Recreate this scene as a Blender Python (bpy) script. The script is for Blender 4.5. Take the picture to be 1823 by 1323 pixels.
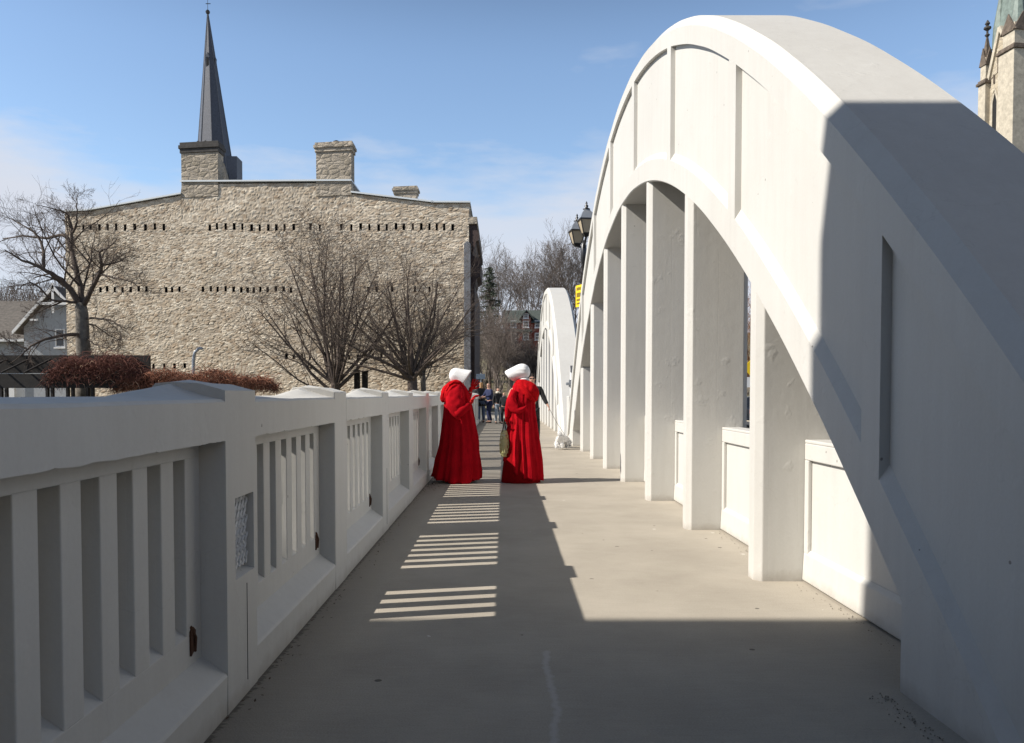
import bpy, bmesh, math, random
import numpy as np
from mathutils import Vector, Matrix, noise
R = math.radians
random.seed(7)
for o in list(bpy.data.objects): bpy.data.objects.remove(o)
SC = bpy.context.scene
COL = SC.collection

# ------------------------------------------------------------------ camera
H = 1.35; F = 1450.0; PITCH = R(1.8); CX = 897.0; HY = 702.0
CY = HY + F*math.tan(PITCH)
cd = bpy.data.cameras.new('camera'); cam = bpy.data.objects.new('camera', cd); COL.objects.link(cam)
cam.location = (0, 0, H); cam.rotation_euler = (R(90)-PITCH, 0, 0)
cd.sensor_width = 36; cd.sensor_fit = 'HORIZONTAL'; cd.lens = F/1823*36
cd.shift_x = (911.5-CX)/1823; cd.shift_y = (CY-661.5)/1823
cd.clip_start = 0.05; cd.clip_end = 3000
SC.camera = cam

def ray(x, y):
    a = (x-CX)/F; b = -(y-CY)/F
    return Vector((a, math.cos(PITCH)+b*math.sin(PITCH), -math.sin(PITCH)+b*math.cos(PITCH)))
def at(x, y, Y):
    r = ray(x, y); return r*(Y/r.y)+Vector((0, 0, H))

# ------------------------------------------------------------------ light
SUNV = Vector((1, .22, -.80)).normalized()      # direction the light travels
ELEV = math.asin(-SUNV.z)
w = bpy.data.worlds.new('World'); SC.world = w; w.use_nodes = True
nt = w.node_tree; nt.nodes.clear()
def N(t, k, **kw):
    n = t.nodes.new(k)
    for a, v in kw.items(): setattr(n, a, v)
    return n
sky = N(nt, 'ShaderNodeTexSky', sky_type='NISHITA', sun_disc=False)
sky.sun_elevation = ELEV
sky.sun_rotation = math.atan2(-SUNV.x, -SUNV.y)   # azimuth from +Y towards +X
sky.air_density = 1.0; sky.dust_density = 0.25; sky.ozone_density = 1.6
SKY_S = 0.12
bg = N(nt, 'ShaderNodeBackground'); bg.inputs[1].default_value = SKY_S
out = N(nt, 'ShaderNodeOutputWorld')
tc = N(nt, 'ShaderNodeTexCoord')
sep = N(nt, 'ShaderNodeSeparateXYZ'); nt.links.new(tc.outputs['Generated'], sep.inputs[0])
mp = N(nt, 'ShaderNodeMapping'); mp.inputs['Scale'].default_value = (2.2, 2.2, 9); mp.inputs['Location'].default_value = (1.3, .4, .2)
nt.links.new(tc.outputs['Generated'], mp.inputs[0])
nz = N(nt, 'ShaderNodeTexNoise'); nz.inputs['Scale'].default_value = 1.5; nz.inputs['Detail'].default_value = 7; nz.inputs['Roughness'].default_value = .55
nt.links.new(mp.outputs[0], nz.inputs[0])
def M(t, op, a, b=None, c=None, clamp=False):
    n = t.nodes.new('ShaderNodeMath'); n.operation = op; n.use_clamp = clamp
    for i, v in enumerate((a, b, c)):
        if v is None: continue
        if isinstance(v, (int, float)): n.inputs[i].default_value = v
        else: t.links.new(v, n.inputs[i])
    return n.outputs[0]
# a bank of cloud low over the horizon, its top edge broken up by noise
top = M(nt, 'MULTIPLY_ADD', nz.outputs[0], .22, .160)
m1 = M(nt, 'SUBTRACT', top, sep.outputs[2])
m1 = M(nt, 'MULTIPLY', m1, 20, clamp=True)
mp2 = N(nt, 'ShaderNodeMapping'); mp2.inputs['Scale'].default_value = (1.6, 1.6, 7); nt.links.new(tc.outputs['Generated'], mp2.inputs[0])
nz2 = N(nt, 'ShaderNodeTexNoise'); nz2.inputs['Scale'].default_value = 2.4; nz2.inputs['Detail'].default_value = 8
nt.links.new(mp2.outputs[0], nz2.inputs[0])
dens = M(nt, 'MULTIPLY_ADD', nz2.outputs[0], .7, .62, clamp=True)
m2 = M(nt, 'MULTIPLY', m1, dens)
mp3 = N(nt, 'ShaderNodeMapping'); mp3.inputs['Scale'].default_value = (1.5, 1.5, 5); mp3.inputs['Location'].default_value = (.35, .1, .6); nt.links.new(tc.outputs['Generated'], mp3.inputs[0])
nz3 = N(nt, 'ShaderNodeTexNoise'); nz3.inputs['Scale'].default_value = 1.7; nz3.inputs['Detail'].default_value = 6; nt.links.new(mp3.outputs[0], nz3.inputs[0])
m2 = M(nt, 'MAXIMUM', m2, M(nt, 'MULTIPLY', M(nt, 'MULTIPLY', M(nt, 'SUBTRACT', nz3.outputs[0], .56), 7, clamp=True), .75))
mix = N(nt, 'ShaderNodeMix', data_type='RGBA')
# sky gain by height: brightened low in view, dimmed overhead to cut the fill
gain = N(nt, 'ShaderNodeMapRange'); gain.interpolation_type = 'SMOOTHSTEP'; nt.links.new(sep.outputs[2], gain.inputs[0])
gain.inputs[1].default_value = .36; gain.inputs[2].default_value = .60; gain.inputs[3].default_value = 1.25; gain.inputs[4].default_value = .36
sm = N(nt, 'ShaderNodeVectorMath', operation='SCALE'); nt.links.new(sky.outputs[0], sm.inputs[0]); nt.links.new(gain.outputs[0], sm.inputs['Scale'])
nt.links.new(m2, mix.inputs[0]); nt.links.new(sm.outputs[0], mix.inputs[6])
mix.inputs[7].default_value = (4.6, 4.88, 5.5, 1)
nt.links.new(mix.outputs[2], bg.inputs[0]); nt.links.new(bg.outputs[0], out.inputs[0])
sl = bpy.data.lights.new('sun', 'SUN'); sl.energy = 5.0; sl.angle = R(.5); sl.color = (1, .94, .855)
so = bpy.data.objects.new('sun', sl); COL.objects.link(so)
so.rotation_euler = SUNV.to_track_quat('-Z', 'Y').to_euler(); so.location = (-20, -5, 30)
SC.view_settings.view_transform = 'Standard'; SC.view_settings.look = 'None'; SC.cycles.diffuse_bounces = 2
SC.view_settings.exposure = 0.34; SC.view_settings.gamma = 1

# ------------------------------------------------------------------ helpers
class MB:
    def __init__(s): s.v = []; s.f = []
    def add(s, vs, fs):
        n = len(s.v); s.v += [tuple(v) for v in vs]; s.f += [tuple(i+n for i in f) for f in fs]; return s
    def box(s, x0, x1, y0, y1, z0, z1):
        return s.add([(x0,y0,z0),(x1,y0,z0),(x1,y1,z0),(x0,y1,z0),(x0,y0,z1),(x1,y0,z1),(x1,y1,z1),(x0,y1,z1)],
              [(0,3,2,1),(4,5,6,7),(0,1,5,4),(1,2,6,5),(2,3,7,6),(3,0,4,7)])
    def boxm(s, m, x0, x1, y0, y1, z0, z1):
        b = MB().box(x0,x1,y0,y1,z0,z1); return s.add([m@Vector(v) for v in b.v], b.f)
    def prism(s, poly, axis, a, b):
        """poly: 2D points, extruded along axis from a to b"""
        def P(p, t):
            return {'x': (t,p[0],p[1]), 'y': (p[0],t,p[1]), 'z': (p[0],p[1],t)}[axis]
        n = len(poly)
        return s.add([P(p,a) for p in poly]+[P(p,b) for p in poly],
            [tuple(range(n)), tuple(range(2*n-1,n-1,-1))]+[(i,n+i,n+(i+1)%n,(i+1)%n) for i in range(n)])
    def tube(s, pts, rs, n=6, cap=True):
        pts = [Vector(p) for p in pts]
        if isinstance(rs, (int, float)): rs = [rs]*len(pts)
        base = len(s.v); up = None
        for i, p in enumerate(pts):
            d = (pts[min(i+1,len(pts)-1)]-pts[max(i-1,0)])
            if d.length < 1e-9: d = Vector((0,0,1))
            d.normalize()
            if up is None:
                up = d.orthogonal().normalized()
            up = (up-d*up.dot(d))
            up = up.normalized() if up.length > 1e-6 else d.orthogonal().normalized()
            q = d.cross(up)
            for k in range(n):
                a = 2*math.pi*k/n
                s.v.append(tuple(p+(up*math.cos(a)+q*math.sin(a))*rs[i]))
        for i in range(len(pts)-1):
            for k in range(n):
                a = base+i*n+k; b = base+i*n+(k+1)%n
                s.f.append((a, b, b+n, a+n))
        if cap:
            s.f.append(tuple(base+k for k in range(n-1,-1,-1)))
            s.f.append(tuple(base+(len(pts)-1)*n+k for k in range(n)))
        return s
    def loft(s, rings, cap=True, closed=True):
        n = len(rings[0]); base = len(s.v)
        for r in rings: s.v += [tuple(p) for p in r]
        for i in range(len(rings)-1):
            for k in range(n if closed else n-1):
                a = base+i*n+k; b = base+i*n+(k+1)%n
                s.f.append((a, b, b+n, a+n))
        if cap:
            s.f.append(tuple(base+k for k in range(n-1,-1,-1)))
            s.f.append(tuple(base+(len(rings)-1)*n+k for k in range(n)))
        return s
    def lathe(s, prof, c=(0,0,0), n=16):
        c = Vector(c)
        return s.loft([[c+Vector((r*math.cos(2*math.pi*k/n), r*math.sin(2*math.pi*k/n), z)) for k in range(n)] for r, z in prof])
    def mesh(s, name):
        m = bpy.data.meshes.new(name); m.from_pydata(s.v, [], s.f); m.update()
        return m
    def build(s, name, mat, parent=None, smooth=False, bevel=0, loc=None, fixn=True, angle=None):
        me = s.mesh(name)
        if fixn:
            bm = bmesh.new(); bm.from_mesh(me); bmesh.ops.recalc_face_normals(bm, faces=bm.faces)
            bm.to_mesh(me); bm.free()
        if smooth:
            me.polygons.foreach_set('use_smooth', [True]*len(me.polygons))
            if angle: me.set_sharp_from_angle(angle=R(angle))
        me.materials.append(mat)
        o = bpy.data.objects.new(name, me); COL.objects.link(o)
        if loc: o.location = loc
        if parent: o.parent = parent
        if bevel:
            b = o.modifiers.new('b', 'BEVEL'); b.width = bevel; b.segments = 2; b.limit_method = 'ANGLE'; b.angle_limit = R(40)
        return o
def tag(o, label=None, cat=None, group=None, kind=None):
    if label: o['label'] = label
    if cat: o['category'] = cat
    if group: o['group'] = group
    if kind: o['kind'] = kind
    return o
def thing(name, label, cat, loc=(0,0,0), rz=0, group=None):
    o = bpy.data.objects.new(name, None); COL.objects.link(o); o.location = loc; o.rotation_euler = (0,0,rz)
    o.empty_display_size = .2
    return tag(o, label, cat, group)
def copy_tree(o, parent=None):
    c = o.copy(); COL.objects.link(c); c.parent = parent
    for ch in list(o.children): copy_tree(ch, c)
    return c

# ------------------------------------------------------------------ materials
def mat(name, col, rough=.8, bump=0, bscale=20, var=0, vscale=3, metal=0, spec=None, stretch=None, bdist=.01, detail=6, col2=None, speck=0, sheen=0):
    m = bpy.data.materials.new(name); m.use_nodes = True; t = m.node_tree
    b = t.nodes['Principled BSDF']; b.inputs['Roughness'].default_value = rough; b.inputs['Metallic'].default_value = metal
    if spec is not None: b.inputs['Specular IOR Level'].default_value = spec
    if sheen: b.inputs['Sheen Weight'].default_value = sheen; b.inputs['Sheen Roughness'].default_value = .6; b.inputs['Sheen Tint'].default_value = (*col, 1)
    b.inputs['Base Color'].default_value = (*col, 1)
    geo = N(t, 'ShaderNodeNewGeometry'); mpn = N(t, 'ShaderNodeMapping')
    if stretch: mpn.inputs['Scale'].default_value = stretch
    t.links.new(geo.outputs['Position'], mpn.inputs[0])
    cur = None
    if var or col2:
        n1 = N(t, 'ShaderNodeTexNoise'); n1.inputs['Scale'].default_value = vscale; n1.inputs['Detail'].default_value = detail; n1.inputs['Roughness'].default_value = .65
        t.links.new(mpn.outputs[0], n1.inputs[0])
        rp = N(t, 'ShaderNodeValToRGB'); t.links.new(n1.outputs[0], rp.inputs[0])
        c2 = col2 or tuple(c*(1-var) for c in col)
        c1 = col if col2 else tuple(min(1, c*(1+var*.6)) for c in col)
        rp.color_ramp.elements[0].position = .33; rp.color_ramp.elements[0].color = (*c2, 1)
        rp.color_ramp.elements[1].position = .67; rp.color_ramp.elements[1].color = (*c1, 1)
        cur = rp.outputs[0]
    if speck:
        n3 = N(t, 'ShaderNodeTexVoronoi'); n3.inputs['Scale'].default_value = 9
        t.links.new(geo.outputs['Position'], n3.inputs[0])
        k = M(t, 'LESS_THAN', n3.outputs['Distance'], .05)
        n4 = N(t, 'ShaderNodeTexNoise'); n4.inputs['Scale'].default_value = 1.7; t.links.new(geo.outputs['Position'], n4.inputs[0])
        k2 = M(t, 'GREATER_THAN', n4.outputs[0], .53)
        k3 = M(t, 'MULTIPLY', M(t, 'MULTIPLY', k, k2), speck)
        mx = N(t, 'ShaderNodeMix', data_type='RGBA'); t.links.new(k3, mx.inputs[0])
        if cur: t.links.new(cur, mx.inputs[6])
        else: mx.inputs[6].default_value = (*col, 1)
        mx.inputs[7].default_value = (.06, .055, .05, 1); cur = mx.outputs[2]
    if cur: t.links.new(cur, b.inputs['Base Color'])
    if bump:
        n2 = N(t, 'ShaderNodeTexNoise'); n2.inputs['Scale'].default_value = bscale; n2.inputs['Detail'].default_value = 8; n2.inputs['Roughness'].default_value = .6
        t.links.new(mpn.outputs[0], n2.inputs[0])
        bp = N(t, 'ShaderNodeBump'); bp.inputs['Strength'].default_value = bump; bp.inputs['Distance'].default_value = bdist
        t.links.new(n2.outputs[0], bp.inputs['Height']); t.links.new(bp.outputs[0], b.inputs['Normal'])
    return m
def white_concrete():
    """cream masonry paint over board-marked, pitted concrete"""
    m = bpy.data.materials.new('painted_concrete'); m.use_nodes = True; t = m.node_tree; L = t.links
    b = t.nodes['Principled BSDF']; b.inputs['Roughness'].default_value = .62; b.inputs['Specular IOR Level'].default_value = .35
    g = N(t, 'ShaderNodeNewGeometry')
    def noise_(sc, scale, det=6, rough=.6):
        mpn = N(t, 'ShaderNodeMapping'); mpn.inputs['Scale'].default_value = sc; L.new(g.outputs['Position'], mpn.inputs[0])
        n = N(t, 'ShaderNodeTexNoise'); n.inputs['Scale'].default_value = scale; n.inputs['Detail'].default_value = det; n.inputs['Roughness'].default_value = rough
        L.new(mpn.outputs[0], n.inputs[0]); return n.outputs[0]
    big = noise_((1,1,1), .9, 5); streak = noise_((7,7,.5), 1.6, 6); fine = noise_((1,1,1), 60, 6); mid = noise_((1,1,1), 7, 7, .65)
    tone = M(t, 'ADD', M(t, 'MULTIPLY', big, .45), M(t, 'ADD', M(t, 'MULTIPLY', streak, .3), M(t, 'MULTIPLY', fine, .25)))
    rp = N(t, 'ShaderNodeValToRGB'); L.new(tone, rp.inputs[0])
    rp.color_ramp.elements[0].position = .34; rp.color_ramp.elements[0].color = (.55, .535, .50, 1)
    rp.color_ramp.elements[1].position = .62; rp.color_ramp.elements[1].color = (.615, .605, .57, 1)
    # pits and chipped spots
    vo = N(t, 'ShaderNodeTexVoronoi'); vo.inputs['Scale'].default_value = 5.5; L.new(g.outputs['Position'], vo.inputs[0])
    pit = M(t, 'LESS_THAN', M(t, 'ADD', vo.outputs['Distance'], M(t, 'MULTIPLY', fine, .06)), .075)
    msk = M(t, 'GREATER_THAN', noise_((1,1,1), 1.3, 2), .50)
    pit = M(t, 'MULTIPLY', pit, msk)
    mx = N(t, 'ShaderNodeMix', data_type='RGBA'); L.new(M(t, 'MULTIPLY', pit, .7), mx.inputs[0]); L.new(rp.outputs[0], mx.inputs[6]); mx.inputs[7].default_value = (.14, .12, .10, 1)
    # dirt rubbed into the lowest few centimetres
    sp = N(t, 'ShaderNodeSeparateXYZ'); L.new(g.outputs['Position'], sp.inputs[0])
    low = M(t, 'MULTIPLY', M(t, 'SUBTRACT', M(t, 'MULTIPLY', mid, .16), sp.outputs[2]), 9, clamp=True)
    mx2 = N(t, 'ShaderNodeMix', data_type='RGBA'); L.new(M(t, 'MULTIPLY', low, .55), mx2.inputs[0]); L.new(mx.outputs[2], mx2.inputs[6]); mx2.inputs[7].default_value = (.28, .24, .19, 1)
    crk = N(t, 'ShaderNodeTexVoronoi', feature='DISTANCE_TO_EDGE'); crk.inputs['Scale'].default_value = .9
    wv = N(t, 'ShaderNodeVectorMath', operation='MULTIPLY_ADD'); nn_ = N(t, 'ShaderNodeTexNoise'); nn_.inputs['Scale'].default_value = 2.5; nn_.inputs['Detail'].default_value = 8; L.new(g.outputs['Position'], nn_.inputs[0])
    L.new(nn_.outputs['Color'], wv.inputs[0]); wv.inputs[1].default_value = (.7,.7,.7); L.new(g.outputs['Position'], wv.inputs[2]); L.new(wv.outputs[0], crk.inputs[0])
    ck = M(t, 'MULTIPLY', M(t, 'LESS_THAN', crk.outputs['Distance'], .0022), M(t, 'GREATER_THAN', noise_((1,1,1), .8, 2), .52))
    gr = M(t, 'MULTIPLY', M(t, 'SUBTRACT', noise_((3.5,3.5,.45), 1.1, 8, .7), .56), 2.2, clamp=True)
    mx3 = N(t, 'ShaderNodeMix', data_type='RGBA'); L.new(M(t, 'MAXIMUM', M(t, 'MULTIPLY', ck, .13), M(t, 'MULTIPLY', gr, .30)), mx3.inputs[0]); L.new(mx2.outputs[2], mx3.inputs[6]); mx3.inputs[7].default_value = (.31, .29, .26, 1)
    L.new(mx3.outputs[2], b.inputs['Base Color'])
    # board joints: fine vertical cracks
    hgt = M(t, 'ADD', M(t, 'MULTIPLY', mid, .8), M(t, 'MULTIPLY', fine, .18))
    hgt = M(t, 'ADD', hgt, M(t, 'MULTIPLY', noise_((1,1,.12), 9, 3), .5))
    hgt = M(t, 'SUBTRACT', hgt, M(t, 'MULTIPLY', pit, 1.2))
    bx_ = M(t, 'FRACT', M(t, 'ADD', M(t, 'MULTIPLY', sp.outputs[0], 4.7), M(t, 'MULTIPLY', noise_((1,1,.6), 1.5, 3), .16)))
    bl = M(t, 'MULTIPLY', M(t, 'LESS_THAN', bx_, .022), M(t, 'GREATER_THAN', noise_((1,1,.5), 1.9, 3), .50))
    hgt = M(t, 'SUBTRACT', hgt, M(t, 'MULTIPLY', bl, 1.6))
    blob = M(t, 'MULTIPLY', M(t, 'SUBTRACT', noise_((1,1,1), 5.5, 3), .62), 9, clamp=True)
    hgt = M(t, 'ADD', hgt, M(t, 'MULTIPLY', blob, .7))
    bp = N(t, 'ShaderNodeBump'); bp.inputs['Strength'].default_value = .45; bp.inputs['Distance'].default_value = .005
    L.new(hgt, bp.inputs['Height']); L.new(bp.outputs[0], b.inputs['Normal'])
    return m
def walkway():
    m = bpy.data.materials.new('walkway_concrete'); m.use_nodes = True; t = m.node_tree; L = t.links
    b = t.nodes['Principled BSDF']; b.inputs['Roughness'].default_value = .88; b.inputs['Specular IOR Level'].default_value = .25
    g = N(t, 'ShaderNodeNewGeometry')
    def nz_(sc, scale, det=6, rough=.6):
        mpn = N(t, 'ShaderNodeMapping'); mpn.inputs['Scale'].default_value = sc; L.new(g.outputs['Position'], mpn.inputs[0])
        n = N(t, 'ShaderNodeTexNoise'); n.inputs['Scale'].default_value = scale; n.inputs['Detail'].default_value = det; n.inputs['Roughness'].default_value = rough
        L.new(mpn.outputs[0], n.inputs[0]); return n.outputs[0]
    big = nz_((1,1,1), 1.1, 8, .62); brush = nz_((2.5,26,1), 2, 6, .7); fine = nz_((1,1,1), 110, 4)
    tone = M(t, 'ADD', M(t, 'MULTIPLY', big, .46), M(t, 'ADD', M(t, 'MULTIPLY', brush, .19), M(t, 'MULTIPLY', fine, .35)))
    rp = N(t, 'ShaderNodeValToRGB'); L.new(tone, rp.inputs[0])
    rp.color_ramp.elements[0].position = .36; rp.color_ramp.elements[0].color = (.325, .29, .238, 1)
    rp.color_ramp.elements[1].position = .64; rp.color_ramp.elements[1].color = (.475, .428, .355, 1)
    sp = N(t, 'ShaderNodeSeparateXYZ'); L.new(g.outputs['Position'], sp.inputs[0])
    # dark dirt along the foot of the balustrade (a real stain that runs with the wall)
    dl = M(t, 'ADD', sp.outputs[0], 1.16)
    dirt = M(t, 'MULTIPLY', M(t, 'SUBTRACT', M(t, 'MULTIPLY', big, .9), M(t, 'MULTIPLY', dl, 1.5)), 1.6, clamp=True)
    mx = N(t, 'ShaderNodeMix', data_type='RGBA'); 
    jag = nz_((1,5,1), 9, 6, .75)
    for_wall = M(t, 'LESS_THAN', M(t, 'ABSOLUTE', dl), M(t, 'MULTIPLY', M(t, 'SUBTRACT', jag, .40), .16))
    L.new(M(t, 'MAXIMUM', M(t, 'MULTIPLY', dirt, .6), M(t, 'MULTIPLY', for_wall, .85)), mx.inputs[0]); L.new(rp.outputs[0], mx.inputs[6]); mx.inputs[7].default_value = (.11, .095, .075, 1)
    # pale scuffed line down the walk
    wob = nz_((0,1.2,0), 1.5, 4); edge = nz_((1,1,1), 26, 5, .7)
    lx = M(t, 'ABSOLUTE', M(t, 'SUBTRACT', sp.outputs[0], M(t, 'MULTIPLY_ADD', wob, .16, .135)))
    ln = M(t, 'MULTIPLY', M(t, 'SUBTRACT', M(t, 'MULTIPLY', edge, .045), lx), 60, clamp=True)
    lim = M(t, 'LESS_THAN', M(t, 'ABSOLUTE', M(t, 'SUBTRACT', sp.outputs[1], 3.0)), 1.25)
    ln = M(t, 'MULTIPLY', M(t, 'MULTIPLY', ln, lim), .55)
    mx3 = N(t, 'ShaderNodeMix', data_type='RGBA'); L.new(ln, mx3.inputs[0]); L.new(mx.outputs[2], mx3.inputs[6]); mx3.inputs[7].default_value = (.55, .53, .5, 1)
    # scattered pale and dark flecks
    vo = N(t, 'ShaderNodeTexVoronoi'); vo.inputs['Scale'].default_value = 3.3; L.new(g.outputs['Position'], vo.inputs[0])
    fl = M(t, 'MULTIPLY', M(t, 'LESS_THAN', vo.outputs['Distance'], .06), M(t, 'GREATER_THAN', nz_((1,1,1), 2.2, 2), .5))
    mx4 = N(t, 'ShaderNodeMix', data_type='RGBA'); L.new(M(t, 'MULTIPLY', fl, .75), mx4.inputs[0]); L.new(mx3.outputs[2], mx4.inputs[6])
    sepc = N(t, 'ShaderNodeSeparateColor'); L.new(vo.outputs['Color'], sepc.inputs[0])
    mc = N(t, 'ShaderNodeMix', data_type='RGBA'); L.new(M(t, 'GREATER_THAN', sepc.outputs[0], .5), mc.inputs[0]); mc.inputs[6].default_value = (.05,.045,.04,1); mc.inputs[7].default_value = (.7,.68,.62,1)
    L.new(mc.outputs[2], mx4.inputs[7])
    L.new(mx4.outputs[2], b.inputs['Base Color'])
    bp = N(t, 'ShaderNodeBump'); bp.inputs['Strength'].default_value = .5; bp.inputs['Distance'].default_value = .004
    L.new(M(t, 'ADD', M(t, 'MULTIPLY', brush, .6), fine), bp.inputs['Height']); L.new(bp.outputs[0], b.inputs['Normal'])
    return m
def rubble(name, cA, cB, cC, scale=2.6, bump=1.0, mortar=(.33,.29,.24), dist=.08):
    m = bpy.data.materials.new(name); m.use_nodes = True; t = m.node_tree; L = t.links
    b = t.nodes['Principled BSDF']; b.inputs['Roughness'].default_value = .95; b.inputs['Specular IOR Level'].default_value = .15
    g = N(t, 'ShaderNodeNewGeometry'); mpn = N(t, 'ShaderNodeMapping'); mpn.inputs['Scale'].default_value = (1,1,1.9)
    L.new(g.outputs['Position'], mpn.inputs[0])
    dn = N(t, 'ShaderNodeTexNoise'); dn.inputs['Scale'].default_value = 1.2; L.new(mpn.outputs[0], dn.inputs[0])
    va = N(t, 'ShaderNodeVectorMath', operation='MULTIPLY_ADD'); L.new(dn.outputs['Color'], va.inputs[0]); va.inputs[1].default_value = (.5,.5,.5); L.new(mpn.outputs[0], va.inputs[2])
    v = N(t, 'ShaderNodeTexVoronoi'); v.inputs['Scale'].default_value = scale; L.new(va.outputs[0], v.inputs[0])
    ve = N(t, 'ShaderNodeTexVoronoi', feature='DISTANCE_TO_EDGE'); ve.inputs['Scale'].default_value = scale; L.new(va.outputs[0], ve.inputs[0])
    sc = N(t, 'ShaderNodeSeparateColor'); L.new(v.outputs['Color'], sc.inputs[0])
    rp = N(t, 'ShaderNodeValToRGB'); L.new(sc.outputs[0], rp.inputs[0])
    e = rp.color_ramp.elements; e[0].color = (*cA,1); e[1].color = (*cC,1); e[1].position = .95; q = e.new(.5); q.color = (*cB,1)
    n2 = N(t, 'ShaderNodeTexNoise'); n2.inputs['Scale'].default_value = .35; n2.inputs['Detail'].default_value = 5; L.new(g.outputs['Position'], n2.inputs[0])
    hs = N(t, 'ShaderNodeHueSaturation'); L.new(rp.outputs[0], hs.inputs['Color']); L.new(M(t, 'MULTIPLY_ADD', n2.outputs[0], .7, .65), hs.inputs['Value'])
    ed = M(t, 'MULTIPLY', ve.outputs['Distance'], 14, clamp=True)
    mx = N(t, 'ShaderNodeMix', data_type='RGBA'); L.new(ed, mx.inputs[0]); mx.inputs[6].default_value = (*mortar,1); L.new(hs.outputs[0], mx.inputs[7])
    L.new(mx.outputs[2], b.inputs['Base Color'])
    n3 = N(t, 'ShaderNodeTexNoise'); n3.inputs['Scale'].default_value = 9; n3.inputs['Detail'].default_value = 8; L.new(mpn.outputs[0], n3.inputs[0])
    hh = M(t, 'ADD', M(t, 'MULTIPLY', M(t, 'MULTIPLY', ve.outputs['Distance'], 4, clamp=True), .6), M(t, 'MULTIPLY', n3.outputs[0], .7))
    hh = M(t, 'ADD', hh, M(t, 'MULTIPLY', sc.outputs[1], .35))
    bp = N(t, 'ShaderNodeBump'); bp.inputs['Strength'].default_value = bump; bp.inputs['Distance'].default_value = dist
    L.new(hh, bp.inputs['Height']); L.new(bp.outputs[0], b.inputs['Normal'])
    return m

WHITE = white_concrete()
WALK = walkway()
STONE = rubble('rubble_stone', (.30,.255,.20), (.43,.375,.30), (.56,.50,.41))
ASHLAR = rubble('chimney_stone', (.30,.26,.20), (.38,.33,.26), (.46,.40,.32), scale=1.6)
ASPHALT = mat('asphalt', (.06,.06,.062), .9, bump=.4, bscale=60, var=.3)
GROUND = mat('winter_grass', (.13,.12,.065), .95, bump=.5, bscale=3, var=.4, col2=(.20,.17,.10))
WATER = mat('river_water', (.05,.07,.06), .08, bump=.3, bscale=2)
BARK = mat('bark', (.105,.078,.062), .9, bump=.6, bscale=25, var=.35, vscale=4)
BARKL = mat('pale_bark', (.17,.15,.125), .9, bump=.6, bscale=20, var=.45, vscale=3)
BARKF = mat('far_bark', (.15,.125,.11), .95, var=.3)
BARKG = mat('greyish_twigs', (.24,.20,.175), .95, var=.3)
VINE = mat('dried_vine', (.20,.075,.05), .95, var=.5, vscale=2, col2=(.085,.03,.022))
VINEP = mat('pale_vine_stem', (.45,.30,.20), .95)
TIMBER = mat('dark_timber', (.022,.018,.015), .85, var=.4, vscale=6)
SLATE = mat('slate', (.075,.083,.105), .55, bump=.7, bscale=14, var=.35, vscale=5, bdist=.03)
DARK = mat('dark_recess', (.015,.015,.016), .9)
BLACKM = mat('black_metal', (.018,.018,.02), .35, spec=.6)
METAL = mat('zinc', (.45,.47,.49), .45, metal=.6, var=.15)
FLASH = mat('white_flashing', (.62,.66,.68), .5)
RED = mat('red_wool', (.42,.005,.012), .95, bump=.35, bscale=45, var=.22, vscale=6, spec=.06, sheen=.15)
REDG = mat('red_glove', (.50,.008,.010), .85, bump=.2, bscale=90, spec=.15)
BONNET = mat('white_linen', (.80,.80,.80), .8, bump=.2, bscale=60)
SKIN = mat('skin', (.50,.28,.20), .6)
NAVY = mat('navy_cloth', (.018,.025,.075), .85, var=.2)
BLACKC = mat('black_cloth', (.012,.012,.014), .85, var=.2)
JEANS = mat('blue_denim', (.07,.10,.17), .9, var=.3)
JEANSL = mat('pale_denim', (.36,.42,.48), .9, var=.3)
LEATHER = mat('black_leather', (.015,.013,.012), .5)
HAIRB = mat('blond_hair', (.36,.20,.08), .8, var=.3)
HAIRD = mat('dark_hair', (.03,.02,.015), .7)
FUR = mat('white_fur', (.88,.87,.85), .9, bump=.5, bscale=50)
RUST = mat('rust', (.075,.030,.014), .9, bump=.6, bscale=60, var=.5)
GLASS = mat('window_glass', (.03,.035,.04), .12, spec=.7)
LAMPG = mat('frosted_lamp_glass', (.50,.42,.30), .25, spec=.5)
YELLOW = mat('yellow_sign', (.90,.60,.01), .5)
WPAINT = mat('white_wood', (.75,.75,.74), .6)

# ------------------------------------------------------------------ setting
XL = -1.16; XR = 2.16
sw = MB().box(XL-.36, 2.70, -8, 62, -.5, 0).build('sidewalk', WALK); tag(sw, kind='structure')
rd = MB().box(2.704, 13.5, -8, 62, -.6, -.16).build('road', ASPHALT); tag(rd, kind='structure')
ow = MB().box(13.504, 16.5, -8, 62, -.5, 0).build('pavement', WALK); tag(ow, kind='structure')
def ground_z(x, y):
    s = lambda a, b, t: (lambda q: q*q*(3-2*q))(min(1, max(0, (t-a)/(b-a))))
    z = -6.5 + 5.9*s(45.5, 51, y) + 5.9*s(-4, -10, y)
    if y > 60: z += .5*s(60, 66, y)
    z += 9*s(85, 155, y)*s(-70, 0, x) + 16*s(160, 320, y)
    return z
g = MB(); xs = sorted(set([-400,-300,-200,-150,-110,-80,-60,-45,-35,-25,-15,-8,-4,0,3,6,10,14,18,25,35,50,70,95,130,180,260,400])); ys = [-60,-30,-15,-10,-8,-6,-4,0,20,40,45,46.5,48,49.5,51,55,60,63,66,75,85,95,105,115,125,135,145,155,165,185,210,240,280,320,420,700,1200]
for y in ys:
    for x in xs: g.v.append((x, y, ground_z(x, y)-.0))
for j in range(len(ys)-1):
    for i in range(len(xs)-1):
        a = j*len(xs)+i; g.f.append((a, a+1, a+1+len(xs), a+len(xs)))
tag(g.build('ground', GROUND, smooth=True), kind='structure')
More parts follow.
